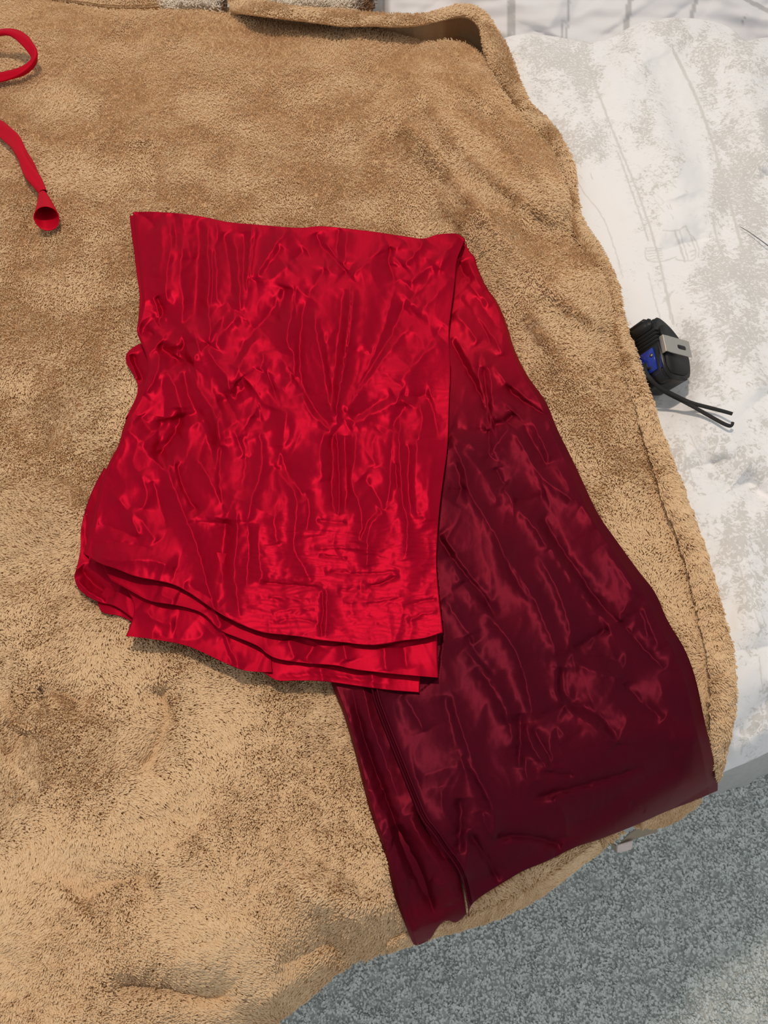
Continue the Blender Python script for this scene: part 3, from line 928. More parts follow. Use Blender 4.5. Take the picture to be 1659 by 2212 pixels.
# ------------------------------------------------------------------ ombre silk cloth
RED = [
    # upper left pleats
    ([(290, 457), (319, 471), (338, 495)], -4, 6, 8), ([(345, 470), (350, 506), (349, 552), (340, 600)], 2.5, 9, 9),
    ([(363, 470), (372, 520), (363, 566), (357, 620), (360, 669)], 4, 10, 7), ([(380, 462), (378, 500), (384, 540)], -3, 6, 8),
    ([(393, 460), (395, 492), (409, 525), (414, 560)], 3.5, 10, 14), ([(395, 509), (393, 566), (390, 620), (398, 647), (393, 688), (382, 707)], 5, 9, 13),
    ([(425, 470), (432, 520), (428, 600), (425, 700)], -5, 16, 16),
    ([(444, 473), (447, 538), (452, 593), (447, 660), (455, 701), (452, 747)], 7, 8, 11),
    ([(466, 476), (471, 511), (463, 538), (469, 593), (466, 641), (480, 660)], 4, 7, 9), ([(458, 540), (460, 600), (456, 660)], -3, 4, 5),
    ([(498, 503), (512, 538), (515, 593), (517, 633), (517, 674)], 5, 9, 8), ([(480, 500), (495, 560), (500, 620), (505, 650)], -4, 8, 9),
    ([(517, 677), (482, 715), (460, 750)], 5, 9, 12),
    ([(545, 481), (539, 538), (531, 603), (536, 631)], 5, 5, 5), ([(552, 484), (547, 540), (538, 610)], 3, 4, 7), ([(528, 500), (528, 560), (524, 620)], -4, 9, 7),
    ([(626, 492), (596, 525), (569, 571), (547, 606)], 5, 8, 9), ([(637, 560), (610, 582), (583, 606), (555, 609)], 4, 8, 9),
    ([(610, 530), (590, 560), (565, 595)], -3, 7, 7), ([(660, 540), (640, 555), (620, 575)], -4, 7, 8),
    ([(623, 620), (610, 652), (591, 696)], -4, 7, 9), ([(637, 652), (620, 715), (620, 742), (637, 766), (637, 818)], 5, 9, 8),
    ([(604, 620), (600, 670), (612, 700)], 3, 7, 7), ([(640, 618), (636, 650), (640, 690)], -3, 5, 6),
    ([(591, 837), (560, 850), (528, 864), (500, 880)], 5, 12, 14), ([(637, 818), (615, 832), (591, 840)], 5, 10, 10),
    ([(444, 750), (469, 788), (490, 810), (496, 845), (510, 845)], 6, 10, 9), ([(504, 791), (528, 742), (550, 712), (591, 674), (616, 615)], -6, 10, 13),
    ([(504, 830), (520, 780), (545, 740), (570, 720)], 5, 10, 12), ([(470, 700), (500, 720), (530, 690)], -3, 14, 14),
    ([(414, 785), (420, 823), (436, 853), (458, 880), (472, 920), (472, 960)], 7, 14, 11), ([(398, 800), (405, 850), (430, 900), (452, 950), (462, 1010)], -7, 12, 14),
    ([(560, 800), (570, 780), (566, 760)], 3, 6, 8), ([(540, 830), (500, 860), (470, 870)], -6, 14, 12),
    ([(333, 734), (347, 783), (333, 823), (309, 853)], 6, 9, 10), ([(320, 700), (340, 720), (370, 745), (395, 745)], 5, 9, 9),
    ([(338, 639), (352, 669), (349, 690), (338, 698)], -5, 6, 7), ([(332, 640), (345, 690), (360, 690)], 4, 6, 6),
    ([(340, 745), (370, 770), (400, 785), (415, 780)], -8, 10, 12), ([(395, 700), (420, 730), (430, 760), (410, 785)], 6, 10, 10),
    ([(385, 770), (400, 745), (425, 738)], -4, 7, 8), ([(300, 720), (320, 712), (335, 725)], -5, 6, 6),
    ([(360, 800), (385, 850), (395, 900)], 5, 12, 10), ([(340, 810), (360, 870), (350, 930)], -4, 12, 12),
    # the great fan about (730, 930)
    ([(683, 502), (690, 529), (718, 554), (757, 599)], -6, 8, 7), ([(696, 520), (725, 553), (760, 592)], 3, 5, 6),
    ([(757, 599), (781, 575), (817, 545), (841, 535)], 5, 9, 8), ([(765, 585), (800, 560), (835, 540)], -2, 5, 5),
    ([(730, 563), (727, 526), (733, 493)], -4, 7, 7), ([(745, 570), (745, 530), (752, 500)], 3, 6, 8),
    ([(757, 611), (755, 671), (745, 762), (733, 837), (724, 900)], 6, 8, 5), ([(764, 623), (760, 677), (748, 768), (730, 852), (727, 924)], 5, 5, 10),
    ([(760, 620), (757, 690), (746, 770), (731, 850)], -4, 3, 3),
    ([(742, 623), (739, 671), (730, 746), (721, 807), (722, 870)], -6, 12, 9),
    ([(844, 532), (838, 557), (841, 581), (856, 608)], -5, 9, 7), ([(856, 611), (847, 647), (838, 680), (829, 716), (808, 768), (780, 820), (745, 890)], 5, 14, 7),
    ([(880, 640), (855, 700), (825, 760), (790, 810), (750, 880)], -6, 10, 10), ([(900, 690), (862, 731), (829, 771), (808, 804), (775, 846), (742, 905)], 5, 8, 16),
    ([(672, 638), (654, 668), (651, 716), (645, 771), (654, 837), (684, 891), (718, 924)], -6, 8, 11), ([(678, 665), (681, 713), (693, 759), (702, 807), (712, 882), (721, 915)], 5, 10, 7),
    ([(690, 690), (705, 760), (716, 830), (720, 900)], -4, 7, 8), ([(665, 640), (690, 600), (700, 580)], -4, 10, 10), ([(700, 575), (725, 572), (745, 590)], 3, 10, 8),
    ([(650, 850), (670, 890), (700, 920), (725, 935)], 5, 9, 9),
    ([(919, 517), (895, 551), (870, 575)], 5, 9, 10), ([(870, 520), (850, 545), (848, 575)], 3, 9, 8),
    ([(992, 514), (956, 554), (910, 590), (880, 617)], 6, 10, 10), ([(974, 541), (931, 608), (889, 653), (874, 671)], 5, 10, 9), ([(950, 580), (915, 620), (885, 650)], -4, 7, 7),
    ([(975, 600), (940, 640), (900, 680)], 4, 10, 12), ([(955, 731), (931, 752), (907, 770), (860, 830)], 4, 10, 12), ([(960, 700), (930, 740), (880, 790)], -3, 10, 10),
    ([(754, 924), (796, 897), (841, 876), (865, 864), (901, 864)], 5, 9, 9), ([(760, 905), (800, 880), (850, 850)], -4, 7, 9),
    ([(865, 850), (890, 862), (930, 850)], -5, 6, 8), ([(905, 870), (915, 900), (905, 950)], 4, 9, 9), ([(880, 870), (860, 900), (845, 930)], -4, 9, 9),
    ([(925, 860), (940, 900), (945, 950)], -3, 8, 8),
    # trunk below the fan
    ([(727, 930), (731, 1000), (733, 1054), (731, 1114)], 6, 5, 5), ([(716, 940), (718, 1000), (715, 1060), (722, 1110)], -5, 8, 7), ([(744, 940), (748, 1010), (750, 1070), (742, 1110)], -5, 7, 8),
    ([(770, 930), (765, 1000), (755, 1041), (771, 1076), (785, 1117), (774, 1176)], 5, 9, 8), ([(700, 930), (690, 980), (700, 1040)], 4, 10, 10),
    ([(595, 1014), (639, 1065), (641, 1108), (633, 1190), (649, 1214), (674, 1260)], 5, 9, 11), ([(660, 1060), (670, 1100), (660, 1150)], -4, 9, 9),
    ([(600, 960), (615, 1010), (660, 1080)], -4, 9, 9), ([(780, 1030), (810, 1060), (830, 1100)], -4, 10, 9),
    ([(831, 1108), (804, 1125), (793, 1152), (793, 1230)], 5, 7, 9), ([(820, 1100), (790, 1130), (780, 1170)], -4, 7, 7),
    ([(864, 900), (862, 960), (864, 1000), (869, 1081), (880, 1122), (880, 1176), (875, 1212)], 5, 7, 7), ([(850, 930), (842, 1000), (845, 1041), (831, 1103)], 4, 7, 7), ([(855, 1000), (858, 1060)], -4, 5, 5),
    ([(905, 930), (896, 1000), (894, 1062), (902, 1122)], 4, 10, 10), ([(885, 960), (880, 1040), (890, 1110)], -4, 8, 7), ([(935, 980), (925, 1060), (930, 1130)], 3, 9, 9),
    ([(820, 930), (800, 960), (810, 1010)], 3, 10, 10),
    # middle left
    ([(456, 880), (469, 910), (472, 955), (466, 1031), (472, 1067)], 4, 10, 8), ([(387, 880), (390, 916), (369, 949), (333, 995)], -9, 9, 9), ([(384, 937), (410, 920), (441, 907)], 3, 6, 7),
    ([(267, 922), (309, 955), (339, 967)], 4, 9, 9), ([(300, 900), (330, 940)], -3, 9, 9), ([(350, 900), (340, 940), (350, 970)], -4, 8, 8),
    ([(360, 985), (369, 1040), (396, 1109), (420, 1160), (441, 1236), (459, 1311), (493, 1380)], 6, 8, 11), ([(372, 979), (387, 1055), (414, 1103)], 4, 6, 7), ([(380, 1000), (400, 1070), (430, 1110)], -6, 6, 8),
    ([(405, 985), (432, 995), (459, 1049), (493, 1109)], 5, 9, 9), ([(480, 960), (470, 1040), (485, 1110)], -6, 10, 10),
    ([(559, 928), (568, 985), (559, 1037), (541, 1085), (535, 1130)], 5, 9, 12), ([(520, 940), (535, 1000), (520, 1060)], -4, 14, 12), ([(500, 920), (520, 960), (530, 990)], 3, 9, 9),
    ([(619, 880), (610, 955), (598, 1013)], 5, 14, 10), ([(590, 880), (575, 920), (545, 900)], -4, 12, 12), ([(470, 900), (500, 910), (560, 895)], 3, 10, 10),
    ([(508, 1088), (514, 1151), (502, 1227), (514, 1302), (517, 1332)], 5, 8, 9), ([(490, 1120), (485, 1180), (480, 1260)], -4, 9, 9), ([(560, 1130), (555, 1200), (570, 1260)], 4, 10, 10),
    ([(535, 1130), (540, 1200), (530, 1270)], -4, 8, 8), ([(600, 1060), (590, 1120), (600, 1180)], 3, 10, 10),
    ([(280, 1100), (310, 1130), (340, 1170)], 3, 8, 8), ([(210, 1130), (260, 1145), (310, 1170)], -3, 7, 7), ([(240, 1060), (280, 1110), (300, 1160)], 3, 8, 8),
    ([(300, 1020), (320, 1060), (310, 1100)], 3, 8, 8), ([(330, 1040), (345, 1090), (360, 1140)], -3, 8, 8),
    # cross wrinkles low down
    ([(395, 1132), (440, 1127), (500, 1133)], -2.5, 4, 4), ([(685, 1125), (720, 1128), (750, 1130)], -4, 4, 4), ([(679, 1184), (740, 1182), (790, 1187)], 3.5, 4, 4), ([(690, 1198), (750, 1206)], -3, 3, 4),
    ([(701, 1236), (750, 1238), (799, 1241), (864, 1234)], -4, 5, 5), ([(790, 1266), (823, 1262), (861, 1241)], -5, 4, 5), ([(560, 1255), (600, 1262), (641, 1264), (696, 1271)], -5, 4, 6),
    ([(696, 1271), (699, 1298), (693, 1377)], -6, 5, 5), ([(704, 1271), (706, 1310), (702, 1375)], 3, 4, 8), ([(580, 1290), (620, 1288), (670, 1300)], 3, 6, 6), ([(585, 1325), (630, 1310), (680, 1318)], 3, 6, 6), ([(590, 1345), (640, 1336), (685, 1345)], -3, 5, 5),
    ([(870, 1310), (910, 1300), (945, 1296)], -3, 4, 5), ([(880, 1345), (910, 1325), (945, 1320)], 3, 5, 5), ([(740, 1300), (800, 1300), (860, 1290)], 2.5, 6, 6), ([(730, 1275), (780, 1270)], -2.5, 4, 5),
    ([(205, 1205), (260, 1212), (330, 1208), (380, 1226)], 4, 6, 8), ([(200, 1175), (260, 1170), (330, 1186)], -3, 5, 6), ([(400, 1260), (440, 1282), (480, 1310)], -3, 6, 7),
]
RED_BROAD = [
    ([(395, 760), (430, 830), (490, 880), (580, 850), (630, 800)], -7, 26, 30), ([(370, 900), (385, 960), (340, 1000)], -7, 22, 26),
    ([(300, 700), (330, 740), (400, 790)], -6, 18, 24), ([(440, 480), (430, 600), (420, 720)], -4, 26, 20), ([(860, 600), (830, 720), (770, 850)], -5, 22, 24),
    ([(600, 500), (640, 640), (600, 760)], 4, 30, 30), ([(560, 940), (600, 1020), (560, 1100)], -4, 40, 40), ([(690, 960), (660, 1050), (680, 1160)], 4, 36, 36),
    ([(480, 1120), (470, 1220), (500, 1320)], -5, 26, 30), ([(800, 1000), (820, 1100), (800, 1200)], 4, 34, 34), ([(210, 1000), (260, 960), (300, 900)], 5, 24, 24),
    ([(200, 1190), (260, 1190), (380, 1230)], 5, 18, 22), ([(680, 560), (690, 700), (705, 850)], 5, 34, 30), ([(800, 560), (800, 650), (775, 760)], 5, 30, 30),
    ([(930, 560), (890, 660), (870, 760)], -4, 26, 26), ([(350, 480), (345, 580), (350, 660)], 4, 30, 24), ([(900, 930), (910, 1040), (915, 1150)], 4, 26, 26),
]
MAROON = [
    ([(990, 560), (1000, 590), (1020, 610)], -5, 8, 8), ([(1010, 560), (1025, 600), (1045, 630)], 4, 7, 8), ([(1000, 600), (1040, 640), (1060, 660)], 3, 7, 7), ([(1030, 640), (1060, 690), (1090, 720)], -3, 8, 8),
    ([(972, 733), (1000, 784), (1029, 834), (1048, 875), (1057, 920)], -8, 8, 7), ([(985, 730), (1015, 785), (1042, 835), (1058, 880)], 3, 6, 9),
    ([(1038, 755), (1032, 825), (1051, 888), (1063, 917)], 4, 10, 7), ([(1038, 755), (1057, 799), (1063, 856), (1063, 913)], 4, 7, 12), ([(1044, 790), (1050, 850), (1060, 900)], -6, 7, 7),
    ([(1063, 920), (1092, 913), (1111, 891)], -7, 6, 7), ([(1063, 905), (1090, 898), (1108, 878)], 4, 7, 9), ([(987, 638), (1029, 679), (1076, 742), (1086, 768)], 4, 8, 9), ([(981, 676), (1010, 705), (1035, 742)], 4, 8, 8),
    ([(1000, 640), (1040, 700), (1065, 750)], -4, 7, 7), ([(1063, 790), (1092, 822), (1136, 860), (1184, 898)], 5, 8, 9), ([(1092, 828), (1117, 860), (1155, 882), (1196, 906)], -8, 8, 8), ([(1080, 700), (1088, 740), (1086, 770)], 3, 8, 8),
    ([(1057, 926), (1056, 955), (1057, 983)], -5, 7, 7), ([(972, 942), (1019, 961), (1057, 983)], 4, 8, 9), ([(1057, 983), (1080, 950), (1105, 920)], 6, 8, 8), ([(975, 920), (1010, 935), (1050, 925)], -4, 8, 8),
    ([(1105, 920), (1130, 961), (1152, 1008), (1187, 1046), (1256, 1091)], 5, 8, 11), ([(1145, 900), (1170, 950), (1190, 1000)], 4, 9, 9), ([(1130, 920), (1160, 970), (1185, 1010)], -4, 8, 8),
    ([(972, 945), (1003, 1008), (1010, 1059), (1044, 1110), (1073, 1157), (1105, 1236), (1145, 1300)], 5, 9, 9), ([(1000, 970), (1050, 1027), (1076, 1094)], 3, 11, 11), ([(985, 1000), (1000, 1060), (980, 1090)], -3, 8, 8),
    ([(1086, 1046), (1114, 1097), (1146, 1125), (1168, 1160), (1187, 1189)], 4, 9, 9), ([(1168, 1110), (1190, 1151), (1225, 1204), (1264, 1261), (1300, 1312), (1336, 1341)], -7, 8, 8), ([(1155, 1120), (1180, 1170), (1240, 1255), (1290, 1325), (1325, 1350)], 4, 8, 7),
    ([(1108, 1084), (1140, 1082), (1180, 1068)], -4, 9, 9), ([(1070, 1010), (1082, 1040), (1095, 1050)], -4, 6, 7), ([(968, 1055), (990, 1062), (1006, 1052)], -4, 5, 6),
    ([(940, 1151), (965, 1189), (1000, 1236), (1036, 1275), (1061, 1316), (1072, 1341)], -8, 9, 9), ([(955, 1150), (985, 1200), (1030, 1262), (1060, 1300)], 4, 7, 10),
    ([(1000, 1261), (1054, 1327), (1119, 1403), (1145, 1518), (1159, 1554)], 5, 9, 10), ([(970, 1200), (1000, 1261)], 4, 9, 9), ([(1094, 1200), (1145, 1272), (1181, 1352), (1206, 1421)], 5, 10, 9),
    ([(1163, 1200), (1203, 1265), (1217, 1309), (1235, 1356), (1228, 1410)], 4, 9, 9), ([(1336, 1341), (1398, 1410), (1434, 1446)], -5, 8, 8), ([(1336, 1341), (1350, 1310), (1375, 1290)], 4, 8, 8), ([(1345, 1345), (1372, 1320), (1390, 1330), (1400, 1380)], -3, 9, 9),
    ([(1315, 1356), (1271, 1384), (1239, 1403)], -5, 7, 7), ([(1235, 1417), (1260, 1442), (1326, 1460), (1347, 1471)], 5, 9, 10), ([(1240, 1425), (1300, 1420), (1350, 1430)], -4, 9, 9), ([(1206, 1421), (1195, 1489), (1217, 1526)], 4, 8, 8), ([(1215, 1440), (1212, 1490), (1235, 1520)], -4, 8, 8),
    ([(1217, 1529), (1275, 1562), (1336, 1609)], 6, 8, 14), ([(1225, 1520), (1290, 1535), (1336, 1600)], -6, 12, 8), ([(1340, 1610), (1345, 1570), (1370, 1540)], 3, 10, 12),
    ([(1347, 1475), (1380, 1515), (1434, 1554)], -4, 9, 9), ([(1000, 1403), (1047, 1446), (1087, 1507), (1105, 1562), (1110, 1620)], 5, 10, 10), ([(1010, 1370), (1030, 1420), (1070, 1460)], -4, 9, 9), ([(1130, 1440), (1150, 1500), (1180, 1540)], 3, 9, 9),
    ([(1137, 1562), (1145, 1609), (1177, 1645), (1184, 1670)], 5, 8, 8), ([(1120, 1540), (1125, 1600), (1120, 1660)], -5, 9, 9), ([(1184, 1670), (1210, 1672), (1240, 1674)], -4, 6, 6), ([(1150, 1570), (1190, 1640), (1186, 1660)], -4, 6, 7),
    ([(1145, 1732), (1192, 1714), (1307, 1685), (1391, 1656)], -6, 7, 8), ([(1150, 1742), (1200, 1724), (1310, 1696), (1390, 1668)], 3, 8, 14), ([(1195, 1721), (1217, 1753), (1224, 1808)], 4, 8, 9), ([(1132, 1630), (1140, 1690), (1180, 1680)], 4, 8, 8),
    ([(1076, 1811), (1127, 1800), (1217, 1826)], -7, 7, 8), ([(1080, 1822), (1130, 1816), (1200, 1838)], 4, 8, 10), ([(1000, 1630), (1047, 1706), (1069, 1764), (1072, 1811)], 5, 9, 9), ([(1362, 1735), (1394, 1753)], -4, 5, 5), ([(1040, 1750), (1050, 1790), (1075, 1811)], 4, 8, 8),
    ([(975, 1492), (987, 1550), (1013, 1619), (1027, 1666), (1056, 1718), (1079, 1773)], 5, 9, 9), ([(1030, 1440), (1082, 1512), (1097, 1564)], 4, 9, 9), ([(1010, 1796), (1039, 1836), (1065, 1874), (1076, 1909)], -8, 8, 9), ([(995, 1723), (994, 1780), (990, 1845)], -6, 9, 9), ([(1010, 1790), (1008, 1840), (1005, 1900)], 4, 8, 8),
    ([(960, 1500), (975, 1560), (985, 1620)], -3, 12, 12), ([(870, 1500), (900, 1545), (915, 1580)], 3, 9, 9), ([(900, 1680), (950, 1665), (1000, 1650)], 3, 12, 12), ([(950, 1700), (960, 1760), (985, 1800)], 3, 10, 10),
    ([(1230, 1600), (1200, 1560), (1185, 1600), (1195, 1650)], 3, 9, 9), ([(1420, 1460), (1450, 1540), (1460, 1620)], 2.5, 14, 14), ([(1390, 1300), (1400, 1350), (1430, 1400)], 3, 9, 9), ([(1300, 1180), (1340, 1230), (1380, 1290)], 3, 10, 10),
    ([(1200, 1000), (1240, 1070), (1290, 1140)], 3, 9, 9), ([(960, 1290), (990, 1340), (1030, 1390)], 3, 9, 9),
]
LOWER = [
    ([(778, 1450), (790, 1510), (800, 1560), (830, 1640), (860, 1720)], 3, 7, 8), ([(761, 1486), (778, 1570), (807, 1654), (833, 1723), (865, 1804), (906, 1883), (940, 1969)], -9, 6, 10), ([(850, 1780), (890, 1860), (930, 1950), (945, 1990)], -8, 12, 14),
    ([(750, 1500), (765, 1580), (795, 1680), (830, 1770)], 3, 8, 8), ([(880, 1760), (920, 1830), (960, 1890), (985, 1950)], 6, 10, 10), ([(895, 1740), (930, 1810), (965, 1860)], -4, 6, 6), ([(830, 1750), (860, 1850), (900, 1960), (910, 2020)], 4, 10, 10),
    ([(785, 1700), (815, 1715), (830, 1710)], 3, 7, 7), ([(820, 1810), (850, 1820)], 3, 7, 7), ([(930, 1900), (960, 1920), (970, 1960)], 4, 8, 10), ([(890, 1900), (880, 1960), (895, 2010)], -4, 8, 8),
]
cloth = bpy.data.objects.new('silk_cloth', None)
COL.objects.link(cloth)
cloth.location = at(800, 1100, BED + 0.012)
tag(cloth, 'shiny folded silk cloth dyed from bright red to dark maroon, crumpled on the tan blanket', 'cloth')


def sheet(name, U, V, z, mat, dye, rim, label=None):
    P = at(U, V, z)
    A = dye
    for side, dirn in rim.items():
        P = skirt(P, side, [np.array(dirn) * j for j in (0.35, 0.8, 1.0)])
        A = pad(A, side, 3)
    P = P - np.array(cloth.location)
    o = grid_mesh(name, P, mat, cloth, {'dye': A})
    if label:
        o['label'] = label
    return o


def micro(u, v, seed, a=1.0):
    """fine rumples of thin silk: crisp-edged, denser across the lower part"""
    r1 = 1 - np.abs(gn(u / 58 + 0.8 * gn(u / 90, v / 90, seed), v / 150, seed + 1)) * 2
    r2 = 1 - np.abs(gn(u / 14, v / 26 + 0.5 * gn(u / 40, v / 40, seed + 3), seed + 2)) * 2
    return a * (0.0007 * r1 + 0.00006 * r2 + 0.0030 * gn(u / 100, v / 130, seed + 4))


def make_cloth():
    # ---- maroon layers lie lowest
    U, V = coons([(690, 1400), (850, 1400)], ML_RIGHT, ML_BOT, ML_LEFT, 130, 260)
    h = 0.010 + micro(U, V, 51, 0.55)
    h = creases(h, U, V, LOWER, 0.85, 1.75)
    rim = np.minimum(1, np.arange(130)[None] / 8.0)
    z = z_blanket0(U, V) + 0.003 + np.maximum(h, 0.001) * (0.35 + 0.65 * rim) + 0.016 * sst(-90, -20, edge_d(U, V))
    dye = np.clip(0.9 + 0.08 * gn(U / 120, V / 120, 4), 0, 1)
    sheet('maroon_under_fold', U, V, z, M_maroon, dye, {'l': (0.0006, 0.0004, -0.005), 'b': (0, 0.001, -0.004), 'r': (0.001, 0, -0.003)}, 'dark maroon pleated layer with the open slit')
    U, V = coons([(930, 521), (1004, 519)], MA_RIGHT, MA_BOT, MA_LEFT, 250, 560)
    under = inside(U, V, CLOTHS[0])
    h = 0.010 + micro(U, V, 57, 0.75)
    h = creases(h, U, V, MAROON, 0.85, 1.75)
    d, _, _ = poly_dist(U, V, chaikin(MA_LEFT[4:], 1))
    h += 0.004 * np.exp(-d / 18) * (V > 1480)          # raised seam lip
    h += 0.0015 * np.exp(-((d - 12) / 2.5) ** 2) * (V > 1480) - 0.0022 * np.exp(-((d - 7) / 2.2) ** 2) * (V > 1480)
    h = np.where(under, np.minimum(h, 0.009), h)
    s = np.arange(250)[None] / 249.0
    rim = np.minimum(1, (1 - s) * 250 / 9.0)
    z = z_blanket0(U, V) + 0.006 + np.maximum(h, 0.001) * (0.3 + 0.7 * rim) + 0.011 * np.maximum(sst(1440, 1500, U) * sst(1540, 1600, V), sst(-90, -30, edge_d(U, V)))
    gu = V + 0.25 * (U - 1050)
    dye = sst(640, 1010, gu) * 0.86 + 0.14 * sst(950, 1600, gu)
    dye = np.clip(dye + 0.05 * gn(U / 80, V / 80, 9) * sst(600, 800, gu), 0, 1)
    sheet('maroon_panel', U, V, z, M_maroon, dye, {'r': (-0.0008, 0.0004, -0.002), 'b': (-0.0004, 0.0008, -0.002), 'l': (0.0008, 0, -0.0025)}, 'long panel fading from red to dark maroon')
    # ---- red layers, lowest first
    def layer(name, top, right, bot, left, off, nu, nv, seed, feats=(), curl=0.0, lab=None, rims=None):
        U, V = coons(top, right, bot, left, nu, nv)
        h = off + micro(U, V, seed, 0.6) + curl * np.linspace(0, 1, nv)[:, None] ** 6
        h = creases(h, U, V, list(feats), 0.85, 1.75)
        z = z_blanket0(U, V) + np.maximum(h, 0.004)
        return sheet(name, U, V, z, M_red, np.clip(0.02 + 0.06 * gn(U / 70, V / 70, seed), 0, 1), rims or {'b': (0, 0.0012, -0.0022), 'l': (0.0012, 0, -0.002), 'r': (-0.001, 0, -0.003)}, lab)
    layer('bottom_layer', [(300, 1290), (600, 1250), (900, 1330)], [(900, 1330), (908, 1440), (906, 1496)],
          [(570, 1440), (590, 1472), (640, 1470), (700, 1471), (760, 1480), (830, 1490), (906, 1496)], [(300, 1290), (450, 1390), (570, 1440)], 0.017, 160, 60, 71,
          [([(600, 1462), (700, 1455), (760, 1466), (840, 1478)], -4, 5, 6), ([(690, 1440), (700, 1475)], 3, 8, 8), ([(800, 1450), (810, 1490)], 3, 9, 9)], 0.002)
    layer('side_fold', [(225, 1010), (330, 1120), (420, 1250)], [(420, 1250), (330, 1290), (290, 1338)],
          [(160, 1246), (166, 1270), (190, 1290), (216, 1302), (250, 1308), (290, 1338)], [(225, 1010), (195, 1065), (173, 1140), (175, 1190), (160, 1246)], 0.011, 90, 110, 73,
          [([(172, 1225), (200, 1262), (250, 1290)], -8, 8, 8), ([(165, 1250), (190, 1280), (230, 1300)], 5, 5, 5), ([(185, 1100), (186, 1180), (200, 1220)], -4, 6, 8)], 0.0)
    layer('side_fold', [(250, 1240), (300, 1280), (380, 1320)], [(380, 1320), (330, 1340), (300, 1352)],
          [(210, 1300), (216, 1318), (226, 1326), (262, 1330), (300, 1352)], [(250, 1240), (225, 1270), (210, 1300)], 0.007, 60, 50, 74, (), 0.0)
    layer('third_layer', [(250, 1235), (420, 1230), (560, 1300)], [(560, 1300), (585, 1400), (588, 1452)],
          [(272, 1374), (300, 1377), (340, 1382), (400, 1393), (440, 1410), (480, 1430), (525, 1449), (560, 1452), (588, 1452)], [(250, 1235), (286, 1290), (292, 1325), (272, 1374)], 0.018, 150, 90, 75,
          [([(300, 1310), (330, 1340), (380, 1350)], 4, 9, 9), ([(460, 1300), (493, 1398), (520, 1447)], 5, 8, 9), ([(330, 1370), (420, 1390), (450, 1360)], -3, 9, 9), ([(480, 1370), (505, 1440)], -4, 8, 8)], 0.003)
    layer('second_layer', [(215, 1205), (450, 1180), (700, 1250), (945, 1290)], [(945, 1290), (944, 1400), (947, 1464)],
          [(240, 1254), (280, 1275), (321, 1299), (360, 1304), (402, 1311), (444, 1326), (472, 1362), (520, 1380), (562, 1397), (575, 1412), (600, 1425), (660, 1433), (730, 1437), (760, 1446), (850, 1456), (947, 1464)],
          [(215, 1205), (228, 1235), (240, 1254)], 0.021, 260, 100, 77,
          [([(740, 1390), (750, 1430)], 4, 9, 8), ([(830, 1395), (835, 1450)], 3, 9, 9), ([(870, 1390), (880, 1445)], -3, 9, 9), ([(680, 1390), (660, 1430)], -3, 8, 8), ([(460, 1310), (480, 1360)], 4, 8, 8), ([(340, 1280), (380, 1300)], 3, 9, 9), ([(620, 1380), (640, 1425)], 3, 9, 9)], 0.003)
    # loop of cloth pushed out at the left side
    layer('side_loop', [(285, 752), (300, 742), (318, 745)], [(318, 745), (335, 800), (330, 860), (300, 910)],
          [(270, 905), (285, 890), (300, 910)], [(285, 752), (271, 764), (272, 786), (288, 808), (300, 835), (292, 865), (270, 905)], 0.010, 50, 80, 79,
          [([(285, 765), (300, 800), (312, 830)], -6, 7, 7), ([(276, 765), (285, 790), (300, 820)], 5, 4, 5)], 0.0)
    layer('side_layer', [(280, 465), (300, 460)], [(320, 470), (330, 560), (330, 690)],
          [(297, 712), (310, 720), (330, 700)], [(280, 465), (283, 500), (290, 545), (296, 600), (303, 640), (297, 712)], 0.010, 30, 120, 81, (), 0.0)
    # ---- top red panel
    U, V = coons(R_TOP, R_RIGHT, R_BOT, R_LEFT, 360, 440)
    low = sst(1050, 1200, V) * sst(480, 620, U + 0.2 * (V - 1100)) + 0.6 * sst(760, 830, V) * sst(1000, 800, V) * sst(780, 860, U)
    h = 0.026 + micro(U, V, 91, 1.0) * (1 - 0.35 * low)
    rr = 1 - 2 * np.abs(gn(U / 75 + 0.4 * gn(U / 30, V / 30, 5), V / 11 + 0.8 * gn(U / 70, V / 40, 6), 93))
    r3 = 1 - 2 * np.abs(gn(U / 48, V / 8 + 0.8 * gn(U / 50, V / 30, 7), 94))
    h += (0.00046 * rr + 0.00020 * r3) * low
    h = creases(h, U, V, RED_BROAD, 0.9, 1.0, 0.3)
    h = creases(h, U, V, RED, 0.85, 1.75)
    h += 0.002 * np.linspace(0, 1, 440)[:, None] ** 12
    s = np.arange(360)[None] / 359.0
    rim = np.minimum(1, s * 360 / 3.0)
    z = z_blanket0(U, V) + np.maximum(h, 0.024 if False else 0.012) * (0.93 + 0.07 * rim)
    under = inside(U, V, CLOTHS[1])
    z = np.where(under, np.maximum(z, z_blanket0(U, V) + 0.0175), z)
    dye = np.clip(0.03 + 0.06 * gn(U / 70, V / 70, 12), 0, 1)
    sheet('red_panel', U, V, z, M_red, dye, {'t': (0, 0.0008, -0.010), 'l': (0.0012, 0, -0.010), 'r': (-0.0016, 0.0002, -0.006), 'b': (0, 0.0012, -0.003)}, 'bright red crumpled top layer')


make_cloth()


